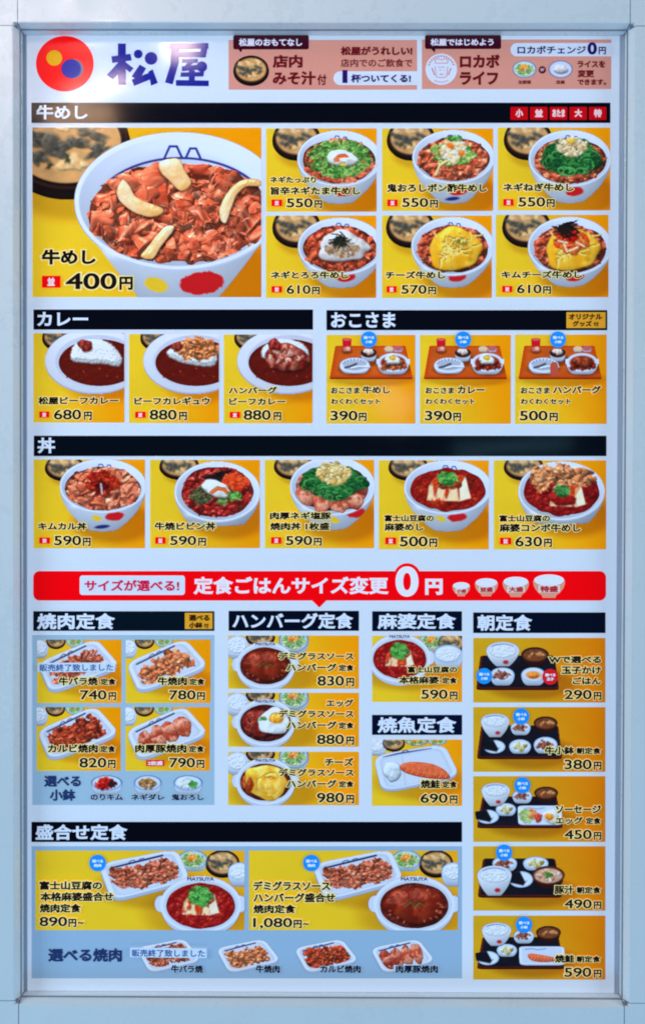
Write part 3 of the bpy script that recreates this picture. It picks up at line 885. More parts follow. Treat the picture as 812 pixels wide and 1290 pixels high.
def f_mabo(c, cx, cy, rx, ry):
    base_fill(c, cx, cy, rx, ry, A(140, 18, 10), 4, hs=2.5)
    crumbs(c, cx, cy, rx * 0.86, ry * 0.86, 70, 4, rx * 0.075, ((170, 34, 16), (140, 22, 12), (196, 58, 24), (110, 20, 12)))
    tofu(c, cx - rx * 0.02, cy + ry * 0.04, rx * 0.56, seed=2)
    crumbs(c, cx + rx * 0.0, cy - ry * 0.25, rx * 0.34, ry * 0.18, 30, 6, rx * 0.06, ((150, 40, 20), (110, 30, 18), (180, 70, 40)))
    greens(c, cx + rx * 0.0, cy - ry * 0.52, rx * 0.2, ry * 0.24, 60, 3, rx * 0.09, cols=((30, 96, 34), (60, 150, 56), (110, 180, 80)))
def f_combo(c, cx, cy, rx, ry):
    base_fill(c, cx, cy, rx, ry, A(128, 14, 14), 4, hs=2.5)
    meat(c, cx - rx * 0.02, cy - ry * 0.52, rx * 0.7, ry * 0.40, rx * 0.2, 50, 5, pal=((180, 92, 50), (226, 148, 96), (250, 206, 160)))
    crumbs(c, cx, cy + ry * 0.3, rx * 0.88, ry * 0.6, 60, 4, rx * 0.08, ((140, 14, 14), (110, 10, 12), (170, 34, 24)))
    tofu(c, cx + rx * 0.12, cy + ry * 0.28, rx * 0.46, seed=14)
    c.piece(cx + rx * 0.0, cy + ry * 0.32, rx * 0.36, ry * 0.26, 0.1, A(150, 20, 16), seed=6)
    greens(c, cx + rx * 0.02, cy - ry * 0.0, rx * 0.14, ry * 0.2, 46, 3, rx * 0.08, cols=((24, 76, 30), (50, 120, 50), (90, 160, 80)))
FOODS = dict(negitama=f_negitama, ponzu=f_ponzu, neginegi=f_neginegi, tororo=f_tororo, cheese=f_cheese, kimcheese=f_kimcheese, kimukaru=f_kimukaru, bibin=f_bibin, negishio=f_negishio, mabo=f_mabo, combo=f_combo)

def badge(o, x0, y0, x1, y1, z=12, t='並'):
    flat('size_badge', o, rect(x0, y0, x1, y1), A(244, 4, 12), z)
    w_ = (x1 - x0)
    text('badge_lettering', o, t, x0 + w_ * 0.30, y0 + (y1 - y0) * 0.14, x1 - w_ * 0.30, y1 - (y1 - y0) * 0.14, A(250, 222, 222), z + 1, 0.05)
def price(o, num, x0, y0, x1, y1, yx0, yx1, yy0=None, z=12, yen='円'):
    text('price', o, num, x0, y0, x1, y1, INKC, z, 0.02, HALO, 0.075)
    text('yen_sign', o, yen, yx0, yy0 if yy0 else y0 + (y1 - y0) * 0.2, yx1, y1 + 0.8, INKC, z, 0.045, HALO, 0.12)
def name(o, t, x0, y0, x1, y1, z=12, bold=0.042, halo=HALO, col=INKC):
    text('dish_name', o, t, x0, y0, x1, y1, col, z, bold, halo, 0.12)
def round_badge(o, x, y, r, l1='選べる', l2='小鉢', col=(28, 140, 232), z=12):
    flat('round_badge', o, circ(x, y, r), A(*col), z)
    text('badge_lettering', o, l1, x - r * 0.66, y - r * 0.42, x + r * 0.66, y - r * 0.04, A(225, 240, 252), z + 1, 0.05)
    text('badge_lettering', o, l2, x - r * 0.46, y + r * 0.10, x + r * 0.46, y + r * 0.48, A(225, 240, 252), z + 1, 0.05)

def bowl_tile(x0, y0, x1, y1, label, B, food, soup, nm, bd, pr, deco=True, inset=(0.87, 0.80, 0.10), **kw):
    cx, cy, rx, ry, yb = B
    o, cl = tile(x0, y0, x1, y1, label, [(cx + rx * 0.25, yb - ry * 0.3, rx * 0.95, ry * 0.75, 0.75), (soup[0] + 3, soup[1] + soup[3] * 0.9, soup[2] * 1.0, soup[3] * 0.85, 0.5)])
    soup_bowl(o, cl, *soup)
    bowl(o, cl, cx, cy, rx, ry, yb, deco=deco, **kw)
    c = Canvas(cx - rx, cy - ry * 1.25, cx + rx, cy + ry * 1.05, cl, 0.7)
    FOODS[food](c, cx, cy + ry * inset[2], rx * inset[0], ry * inset[1])
    c.relight()
    c.emit('food', o, 6)
    for n_ in nm:
        name(o, *n_)
    if bd:
        badge(o, *bd)
    price(o, *pr)
    return o

# ------------------------------------------------------------------ header strip of the poster
lg = many('logo_emblem', poster, [circ(82, 80.3, 36.3, 35)], A(252, 0, 4), 2, 'red disc with yellow and blue dots')
many('logo_dot', lg, [circ(68.8, 73.3, 9.8)], A(224, 168, 14), 4)
many('logo_dot', lg, [circ(93.6, 87, 11.6, 12)], A(120, 130, 150), 3)
many('logo_dot', lg, [circ(90, 87, 12.3, 12)], A(14, 34, 150), 4)
s4 = lambda pts, ox, oy: [(ox + x / 4, oy + y / 4) for x, y in pts]
LB = A(10, 26, 140)
many('logo_lettering', poster, [s4(p, 0, 0) for p in (
    [(595, 220), (635, 220), (635, 428), (595, 428)], [(562, 285), (658, 272), (665, 305), (567, 318)],
    [(600, 312), (618, 350), (570, 402), (540, 378)], [(622, 305), (674, 345), (655, 366), (620, 335)],
    circ(697, 273, 22), circ(762, 295, 32), [(705, 326), (737, 345), (700, 410), (664, 386)],
    [(664, 402), (755, 366), (768, 397), (677, 434)], [(748, 362), (770, 350), (796, 418), (762, 433)])], LB, 3, 'dark blue brand lettering')
many('logo_lettering', poster, [s4(p, 203, 30) for p in (
    [(42, 98), (238, 98), (238, 126), (42, 128)], [(205, 98), (238, 98), (225, 170), (195, 170)],
    [(80, 142), (225, 142), (225, 170), (80, 168)], [(50, 126), (90, 126), (90, 195), (58, 306), (20, 296), (48, 205)],
    [(105, 177), (185, 177), (185, 197), (105, 197)], [(140, 190), (165, 195), (130, 232), (103, 232)],
    [(105, 215), (205, 205), (205, 230), (105, 240)], circ(205, 217, 27), [(140, 235), (170, 235), (170, 312), (140, 312)],
    [(100, 246), (217, 243), (213, 266), (97, 268)], [(75, 284), (240, 287), (240, 315), (75, 313)])], LB, 3, 'dark blue brand lettering')
PINK = A(214, 144, 128); MAR = A(60, 6, 26); MARL = A(108, 20, 30); PALE = A(222, 226, 240)
b1 = flat('pink_banner', poster, rect(288, 50.5, 524.8, 113), PINK, 2, 'pink banner about free miso soup')
flat('banner_tag', b1, rrect(293.8, 44.5, 388.8, 62.5, 2.5), MAR, 4)
flat('tag_pointer', b1, [(300, 62), (305.5, 62), (303.5, 66.5)], MAR, 4)
text('banner_lettering', b1, '松屋のおもてなし', 301, 48.8, 380.5, 58.8, A(240, 226, 240), 5, 0.04)
c = Canvas(290, 66, 342, 112, None, 0.7)
soup_bowl(b1, None, 316.3, 87.5, 19.6, 15.8, 0.6, 4)
text('banner_lettering', b1, '店内', 343, 69.5, 381, 86, MARL, 4, 0.045)
text('banner_lettering', b1, 'みそ汁', 343.5, 90, 397.5, 107.5, MARL, 4, 0.045)
text('banner_lettering', b1, '付', 399.3, 94, 411, 107.5, MARL, 4, 0.03)
text('banner_lettering', b1, '松屋がうれしい!', 429, 58.8, 519, 70.3, MARL, 4, 0.045)
text('banner_lettering', b1, '店内でのご飲食で', 429, 74.5, 519, 85.2, MARL, 4, 0.015)
flat('banner_pill', b1, rrect(419.8, 90, 524.8, 107.5, 8.7, 'ad'), PALE, 4)
text('banner_lettering', b1, '1', 431, 88.8, 437.4, 105, A(40, 20, 96), 6, 0.03)
text('banner_lettering', b1, '杯ついてくる!', 441.8, 94, 517, 104.5, A(40, 20, 96), 6, 0.04)
b2 = flat('pink_banner', poster, rect(531, 50, 769, 112.3), PINK, 2, 'pink banner about swapping rice for free')
flat('banner_tag', b2, rrect(534.8, 44.5, 630.5, 62, 2.5), MAR, 4)
flat('tag_pointer', b2, [(542, 61.5), (548, 61.5), (547, 66.5)], MAR, 4)
text('banner_lettering', b2, '松屋ではじめよう', 541.8, 49, 621, 58.3, A(240, 226, 240), 5, 0.04)
em = flat('round_emblem', b2, circ(555.3, 87.5, 19.8), PALE, 4, 'white disc with a pink line drawing of a glass')
V_ = []
def thin(pts, wd):
    p = np.asarray(pts, float); out = []
    for i in range(len(p) - 1):
        d = p[i + 1] - p[i]; n = A(-d[1], d[0]) / max(np.hypot(*d), 1e-6) * wd / 2
        out.append([p[i] + n, p[i + 1] + n, p[i + 1] - n, p[i] - n])
    return out
ln = thin([(547.5, 84), (549, 97), (553, 98), (558, 98), (562, 97), (563.5, 84)], 0.9)
ln += thin([(548, 80), (547, 76), (551, 74), (555.5, 76), (560, 74), (564, 76), (563, 80), (548, 80)], 0.9)
ln += thin([(551, 85), (560, 85)], 0.8) + thin([(552, 89), (554, 88), (556, 89)], 0.6) + thin([(558, 89), (560, 88)], 0.6) + thin([(553, 94), (558, 94)], 1.2)
ln += thin([(543.5, 86), (547, 95)], 1.6) + thin([(567.5, 86), (564, 95)], 1.6)
for k in range(13):
    a = math.radians(200 + k * 11.6)
    ln += thin([(555.3 + 15.3 * math.cos(a), 87.5 + 15.3 * math.sin(a)), (555.3 + 17.6 * math.cos(a), 87.5 + 17.6 * math.sin(a))], 1.9)
for k in range(8):
    a = math.radians(62 + k * 8)
    ln += thin([(555.3 + 15.6 * math.cos(a), 87.5 + 15.6 * math.sin(a)), (555.3 + 17.2 * math.cos(a), 87.5 + 17.2 * math.sin(a))], 1.2)
many('emblem_drawing', b2, ln, A(206, 128, 134), 5)
text('banner_lettering', b2, 'ロカボ', 578.6, 68.8, 629, 86, MARL, 4, 0.05)
text('banner_lettering', b2, 'ライフ', 578.6, 90, 627, 107.5, MARL, 4, 0.05)
flat('banner_pill', b2, rrect(642.3, 54.5, 769.3, 71.3, 8.3, 'ad'), PALE, 4)
text('banner_lettering', b2, 'ロカボチェンジ', 651, 58.3, 737, 68.3, A(30, 24, 90), 6, 0.025)
text('banner_lettering', b2, '0', 739, 53.8, 750.8, 69.3, A(34, 14, 96), 6, 0.04)
text('banner_lettering', b2, '円', 753, 59.5, 762, 69, A(34, 14, 96), 6, 0.03)
def small_plate(o, cx, cy, rx, ry, z, ring, inner, food=None, body=0, nm='small_dish', clip=None, step=0.6):
    c = Canvas(cx - rx - 1, cy - ry - 1, cx + rx + 1, cy + ry + body + 1.5, clip, step)
    X, Y = c.X, c.Y
    if body:
        t = np.clip((Y - cy) / (ry + body), 0, 1)
        wd = rx * (0.42 + 0.58 * np.sqrt(np.clip(1 - t ** 2, 0, 1)))
        c.fill(np.maximum(np.maximum(np.abs(X - cx) - wd, cy - Y), Y - cy - ry - body), A(210, 220, 236) * (1.0 - 0.3 * t ** 2)[..., None])
    c.fill(ell(X, Y, cx, cy, rx, ry), ring)
    c.fill(ell(X, Y, cx, cy, rx * 0.90, ry * 0.88), inner)
    if food:
        food(c, cx, cy, rx, ry)
        c.relight(spec=40)
    return c.emit(nm, o, z)
def d_salad(c, cx, cy, rx, ry):
    greens(c, cx, cy + ry * 0.05, rx * 0.72, ry * 0.62, 70, 3, rx * 0.16, cols=((120, 160, 70), (176, 196, 110), (206, 214, 160), (90, 140, 60)))
    crumbs(c, cx, cy - ry * 0.2, rx * 0.3, ry * 0.3, 14, 5, rx * 0.13, ((232, 140, 50), (226, 110, 40), (240, 180, 90)))
def d_tofu(c, cx, cy, rx, ry):
    c.piece(cx, cy, rx * 0.55, ry * 0.5, 0, A(214, 204, 206), seed=2, wob=0.12, tex=0.1)
def d_rice(c, cx, cy, rx, ry):
    base_fill(c, cx, cy + ry * 0.05, rx * 0.8, ry * 0.74, A(226, 228, 234), 5, ts=1.4, hs=1.6, tex=0.2)
small_plate(b2, 659.8, 87.5, 15, 11, 4, A(120, 150, 190), A(196, 214, 226), d_salad)
small_plate(b2, 705.3, 87.5, 15.3, 11.3, 4, A(128, 130, 180), A(206, 208, 226), d_tofu)
flat('or_dot', b2, circ(682.3, 88.3, 4.7), A(90, 30, 50), 4)
text('banner_lettering', b2, 'or', 679.8, 86.6, 684.8, 90, A(226, 190, 190), 5, 0.03)
text('banner_lettering', b2, '生野菜', 652, 101.6, 668.4, 106.2, MARL, 4, 0.04)
text('banner_lettering', b2, '豆腐', 699.6, 101.6, 710.6, 106.2, MARL, 4, 0.04)
text('banner_lettering', b2, 'ライスを', 726.5, 76.8, 761.5, 85.5, MARL, 4, 0.045)
text('banner_lettering', b2, '変更', 726.5, 88.3, 747.8, 97.7, MARL, 4, 0.045)
text('banner_lettering', b2, 'できます。', 726.5, 100, 762.5, 107.4, MARL, 4, 0.045)

# ------------------------------------------------------------------ black section bars
def bar(x0, y0, x1, y1, t, tx0, ty0, tx1, ty1, label, col=BLACK):
    o = flat('section_header', poster, rect(x0, y0, x1, y1), col, 2, label)
    text('header_lettering', o, t, tx0, ty0, tx1, ty1, A(226, 232, 246), 4, 0.033)
    return o
h1 = bar(40, 129.5, 768, 155, '牛めし', 46, 132.6, 111, 150.8, 'black header bar of the beef bowl rows')
for x, t in ((642.3, '小'), (667, '並'), (691.8, 'あたま'), (716.5, '大'), (741, '特')):
    flat('size_badge', h1, rrect(x, 135, x + 21.8, 151.2, 1), A(200, 4, 12), 4)
    text('badge_lettering', h1, t, x + (6 if len(t) == 1 else 3), 138, x + 21.8 - (6 if len(t) == 1 else 3), 148, A(246, 206, 210), 6, 0.055)
bar(42.6, 390, 394, 415.3, 'カレー', 47, 393.2, 111.4, 411, 'black header bar of the curry row')
h3 = bar(411, 390.8, 764, 416, 'おこさま', 416.6, 393.6, 498, 413, 'black header bar of the children set row')
flat('corner_badge', h3, rect(712.6, 393.4, 761.8, 413.4), A(226, 160, 40), 4)
text('badge_lettering', h3, 'オリジナル', 715.3, 395.4, 757.5, 402.9, A(60, 24, 6), 6, 0.045)
text('badge_lettering', h3, 'グッズ', 720, 404.2, 744.5, 411.6, A(60, 24, 6), 6, 0.045)
text('badge_lettering', h3, '付', 746.5, 405.6, 753, 411.2, A(60, 24, 6), 6, 0.03)
bar(43, 549, 763, 574.6, '丼', 47.7, 551.3, 70, 571.3, 'black header bar of the rice bowl row', A(2, 8, 18))
h5 = bar(42.3, 770, 270, 794.7, '焼肉定食', 47, 772.3, 145.5, 793, 'black header bar of the grilled meat sets', A(2, 16, 28))
flat('corner_badge', h5, rect(233, 772, 267.7, 792.3), A(226, 160, 40), 4)
text('badge_lettering', h5, '選べる', 238, 774.3, 264, 782.2, A(50, 24, 6), 6, 0.045)
text('badge_lettering', h5, '小鉢', 238, 783.5, 255.5, 791.2, A(50, 24, 6), 6, 0.045)
text('badge_lettering', h5, '付', 257, 785, 263, 791, A(50, 24, 6), 6, 0.03)
bar(288, 769.5, 451.8, 794.6, 'ハンバーグ定食', 292.6, 772, 444.7, 792.2, 'black header bar of the hamburg steak sets', A(2, 8, 28))
bar(468.5, 770, 581.3, 795, '麻婆定食', 475, 772.6, 574, 792.6, 'black header bar of the spicy tofu set', A(2, 10, 34))
bar(468.3, 900.5, 581.5, 925.7, '焼魚定食', 475, 903, 574.5, 923.4, 'black header bar of the grilled fish set', A(2, 10, 40))
bar(595.5, 771.5, 761.8, 797.4, '朝定食', 600.6, 774.2, 669.8, 794.8, 'black header bar of the breakfast sets', A(2, 10, 30))
bar(40, 1035.3, 581.4, 1060.6, '盛合せ定食', 45, 1038.2, 161, 1058.2, 'black header bar of the combination sets', A(2, 4, 14))

# ------------------------------------------------------------------ the large beef bowl picture
o, cl = tile(41.3, 161, 329, 374.3, 'large picture of a beef bowl with onions priced 400', [(280, 350, 90, 46, 0.7), (95, 238, 80, 40, 0.6)])
soup_bowl(o, cl, 84, 178, 71, 55, 0.6)
BX, BY, BRX, BRY = 225, 253, 131, 86.5
bowl(o, cl, BX, BY, BRX, BRY, 392, 0.6, pw=1.3, red=(0.225, 0.685), yellow=(-0.215, 0.70), foot=0.27)
c = Canvas(100, 185, 340, 345, cl, 0.5)
zz = lambda x, y: (30 + x / 2.619, 120 + y / 2.619)
base_fill(c, 226, 270, 114, 61, A(126, 48, 26), 3, wob=0.05, tex=0.3, hs=0)
MF = ell(c.X, c.Y, 226, 268.5, 116, 64.5) + 7 * (fbm(c.X / 14, c.Y / 14, 3) - 0.5)
slices(c, spots(150, 226, 269, 102, 52, 5, 7), 24, ((180, 54, 28), (240, 122, 84), (250, 190, 156)), 3, lambda x, y: -((x - 226) / 100) ** 2 * 6 - ((y - 265) / 50) ** 2 * 4 + (y - 265) * 0.12, clip=MF, amp=0.25, thick=0.66, fat=1.0, gloss=0.8)
c.relight(0.5, 0.5, 0)
def smooth_open(p, n=8):
    p = np.asarray(p, float); p = np.vstack([2 * p[0] - p[1], p, 2 * p[-1] - p[-2]]); out = []
    for i in range(1, len(p) - 2):
        a, b, c_, d = p[i - 1], p[i], p[i + 1], p[i + 2]
        for k in range(n):
            t = k / n
            out.append(0.5 * (2 * b + (c_ - a) * t + (2 * a - 5 * b + 4 * c_ - d) * t * t + (3 * b - a - 3 * c_ + d) * t ** 3))
    out.append(p[-2])
    return np.array(out)
ONIONS = (([(445, 228), (468, 213), (512, 211), (530, 245), (553, 285), (542, 308), (515, 316), (482, 285), (452, 255)], (1.0, 1.2)),
    ([(312, 300), (330, 279), (350, 300), (372, 335), (420, 358), (459, 374), (456, 392), (420, 403), (370, 390), (326, 360), (308, 330)], (1.0, 0.7)),
    ([(645, 380), (660, 340), (690, 300), (730, 278), (776, 280), (781, 301), (737, 302), (703, 330), (683, 380), (668, 422), (650, 415)], (0.6, -1.0)),
    ([(496, 432), (491, 452), (452, 502), (426, 541), (386, 533), (410, 500), (448, 452), (470, 432)], (-0.8, 1.0)))
SH = []
for pts, dr in ONIONS:
    p = smooth([zz(*q) for q in pts], 5)
    f = poly(c.X - 1.2, c.Y - 2.6, p)
    c.C *= (1 - 0.55 * np.clip(0.6 - f / 5, 0, 1))[..., None]
    SH.append(p)
c.emit('beef', o, 6)
for i, (p, (pts, dr)) in enumerate(zip(SH, ONIONS)):
    on = Canvas(p[:, 0].min() - 3, p[:, 1].min() - 3, p[:, 0].max() + 3, p[:, 1].max() + 3, cl, 0.5)
    X, Y = on.X, on.Y
    f = poly(X, Y, p) + 0.8 * (fbm(X / 5, Y / 5, i) - 0.5)
    L = np.hypot(*dr); g = ((X - p[:, 0].mean()) * dr[0] + (Y - p[:, 1].mean()) * dr[1]) / L
    g = (g - g.min()) / (g.max() - g.min())
    cr = (-(X - p[:, 0].mean()) * dr[1] + (Y - p[:, 1].mean()) * dr[0]) / L
    n = fbm(X / 9, Y / 9, i + 3); ln = fbm(cr / 1.6, g * 3, i + 8, 2)
    edge = np.clip(1 + f / 6, 0, 1)
    k = np.clip(0.15 + 0.75 * g + 0.7 * (n - 0.5) + 0.25 * (ln - 0.5), 0, 1)[..., None]
    col = A(255, 242, 212) + (A(236, 172, 86) - A(255, 242, 212)) * k
    col = col + (A(206, 128, 70) - col) * (edge ** 4)[..., None] * 0.5
    under = np.array([[np.interp(on.xs, c.xs, c.C[jj, :, ch]) for jj in np.clip(np.searchsorted(c.ys, on.ys), 0, len(c.ys) - 1)] for ch in range(3)]).transpose(1, 2, 0)
    col = col * 0.92 + np.maximum(under, A(150, 80, 45)) * 0.08
    a = on.fill(f, col)
    on.H = np.where(a > 0.3, 2.2 * np.sqrt(np.clip(-f / 7, 0, 1)) + 0.5 * ln + 1.2 * n, 0)
    on.relight(0.80, 0.24, 70, 26, 0.9)
    on.emit('onion', o, 8)
name(o, '牛めし', 53, 314.7, 121.6, 333.8, bold=0.045)
badge(o, 53.7, 348, 77, 362.8)
price(o, '400', 83.5, 344.5, 147.6, 365, 151, 168, 349)

# ------------------------------------------------------------------ beef bowl variations
bowl_tile(335.2, 162, 474, 266.6, 'picture of beef bowl with green onions and soft egg', (427, 199.5, 52.7, 35.2, 256.5), 'negitama', (373.5, 174, 26.8, 21.5), [('ネギたっぷり', 340, 222.8, 398, 231.3), ('旨辛ネギたま牛めし', 341, 235.7, 454, 246.2)], (342, 252, 355.3, 260.4), ('550', 361, 250.5, 393.7, 262, 396, 405.7))
bowl_tile(481, 162, 620.5, 265.8, 'picture of beef bowl with grated radish and citrus sauce', (570.5, 197.5, 51.7, 33.8, 256), 'ponzu', (517.5, 174, 26.8, 21.5), [('鬼おろしポン酢牛めし', 486.5, 232, 612.6, 242.8)], (487.4, 252, 500.3, 260.4), ('550', 505.9, 250, 538.7, 261.6, 541, 551), blue=True)
bowl_tile(626.5, 161, 767.8, 265, 'picture of beef bowl with dark green onion strings', (717, 199.3, 52, 35.6, 255.5), 'neginegi', (664.5, 173.5, 26.8, 21.5), [('ネギねぎ牛めし', 632.5, 231.3, 721.6, 241.8)], (633, 251.4, 646, 259.8), ('550', 652, 249, 685.6, 261, 687.4, 697.6))
bowl_tile(335, 271.8, 473.4, 375.4, 'picture of beef bowl with white grated yam', (429, 310, 54, 36, 362.5), 'tororo', (373.5, 284, 26.8, 21.5), [('ネギとろろ牛めし', 341, 342, 439, 351.8)], (342, 361, 355.3, 369), ('610', 361, 359.5, 391, 370.8, 392.8, 402.6))
bowl_tile(481, 271.8, 618.8, 375.4, 'picture of beef bowl with melted yellow cheese', (569.5, 310, 52, 37, 362), 'cheese', (516.5, 284, 26.8, 21.5), [('チーズ牛めし', 485, 342, 560.7, 351.8)], (486.5, 361, 499, 369), ('570', 505, 359.5, 536.7, 370.8, 538.6, 548.7))
bowl_tile(624, 270.8, 765.5, 374.3, 'picture of beef bowl with cheese, kimchi and seaweed', (717, 310, 53, 37, 361), 'kimcheese', (662.5, 283.5, 26.8, 21.5), [('キムチーズ牛めし', 630.5, 341.6, 732, 351.2)], (631.6, 360.6, 644.4, 368.7), ('610', 650, 358.8, 681, 370, 682.8, 693))

# ------------------------------------------------------------------ curries
def rice(c, pts, seed=0):
    f = poly(c.X, c.Y, smooth(pts)) + 1.6 * (fbm(c.X / 2.2, c.Y / 2.2, seed + 1, 2) - 0.5)
    n = fbm(c.X / 1.5, c.Y / 1.5, seed, 3)
    a = c.fill(f, A(232, 228, 226) * (0.90 + 0.2 * n)[..., None])
    d = np.clip(-f / 6, 0, 1)
    c.H = np.where(a > 0.5, 5 * np.sqrt(d) + 1.4 * n, c.H)
def curry_tile(x0, y0, x1, y1, label, px, sx, kind, nm, bd, pr):
    o, cl = tile(x0, y0, x1, y1, label, [(px + 14, 478, 52, 28, 0.6)])
    soup_bowl(o, cl, px - 46, 424, 18, 14, 0.7)
    c = Canvas(px - 66, 410, px + 66, 500, cl, 0.8)
    X, Y = c.X, c.Y
    c.fill(ell(X, Y, px, 456, 63, 41), A(186, 188, 206))
    c.fill(ell(X, Y, px, 454, 63, 40.5), A(226, 226, 238) * (1.0 - 0.06 * (Y - 454) / 40)[..., None])
    c.fill(ell(X, Y, px + 3, 455, 53, 33), A(208, 208, 224))
    c.emit('plate', o, 4)
    c = Canvas(px - 66, 410, px + 66, 500, cl, 0.7)
    X, Y = c.X, c.Y
    f = ell(X, Y, sx, 457, 51, 29.5)
    n = fbm(X / 7, Y / 5, 3)
    c.fill(f, A(90, 18, 10) * (0.92 + 0.16 * n)[..., None])
    c.H = 0.35 * n
    crumbs(c, sx - 10, 472, 34, 9, 7, 5, 1.1, ((180, 70, 50), (150, 40, 30)), sh=0)
    q = lambda x, y: (sx - 125 + x, y)
    if kind == 0:
        rice(c, [q(89, 452), q(92, 437), q(102, 428), q(122, 427), q(140, 434), q(153, 450), q(151, 460), q(146, 462), q(132, 459), q(112, 458), q(96, 456)])
        c.piece(*q(107.5, 435.5), 9, 7.5, 0.2, A(110, 22, 18), A(150, 50, 40), seed=3)
    elif kind == 1:
        rice(c, [q(88, 446), q(100, 436), q(125, 434), q(146, 441), q(152, 452), q(146, 461), q(126, 461), q(104, 456)], 3)
        meat(c, *q(127, 439), 21, 11, 7, 46, 5, pal=((176, 84, 40), (220, 136, 80), (246, 196, 140)))
        c.piece(*q(101, 436.5), 7, 5.5, -0.3, A(120, 26, 20), A(160, 60, 46), seed=3)
    else:
        rice(c, [q(90, 446), q(96, 434), q(115, 427), q(140, 432), q(150, 446), q(140, 456), q(100, 454)], 5)
        c.piece(*q(122, 451), 29, 16.5, 0.15, A(132, 30, 22), A(206, 120, 96), seed=8, wob=0.1, ridge=1.4, rf=5, hh=7)
        crumbs(c, *q(122, 449), 22, 10, 26, 7, 3, ((196, 110, 90), (220, 160, 140), (126, 24, 18)))
        c.piece(*q(107, 434.5), 9, 7, 0.2, A(120, 22, 18), A(160, 50, 40), seed=4)
    c.relight(spec=50)
    c.emit('curry', o, 6)
    for n_ in nm: name(o, *n_)
    badge(o, *bd); price(o, *pr)
curry_tile(42.6, 420, 156.9, 532.4, 'picture of beef curry with rice priced 680', 120, 125.5, 0, [('松屋ビーフカレー', 49, 500, 150, 510)], (50.4, 518.5, 63, 526.3), ('680', 68.8, 516, 103, 528.7, 106.5, 116.5))
curry_tile(162.8, 421, 275.9, 533, 'picture of curry topped with stewed beef', 243.5, 247, 1, [('ビーフカレギュウ', 169.7, 500.4, 265, 510.4)], (170.8, 518.8, 183.9, 526.6), ('880', 189, 516.3, 223, 529, 226, 236))
curry_tile(282, 421.6, 393.5, 533.2, 'picture of curry topped with a hamburg steak', 361.5, 364, 2, [('ハンバーグ', 288, 487.4, 349, 496.6), ('ビーフカレー', 288.7, 501.4, 359.6, 510.4)], (289.6, 519, 302.5, 526.8), ('880', 307, 516.6, 341, 529.2, 344.6, 354.4))

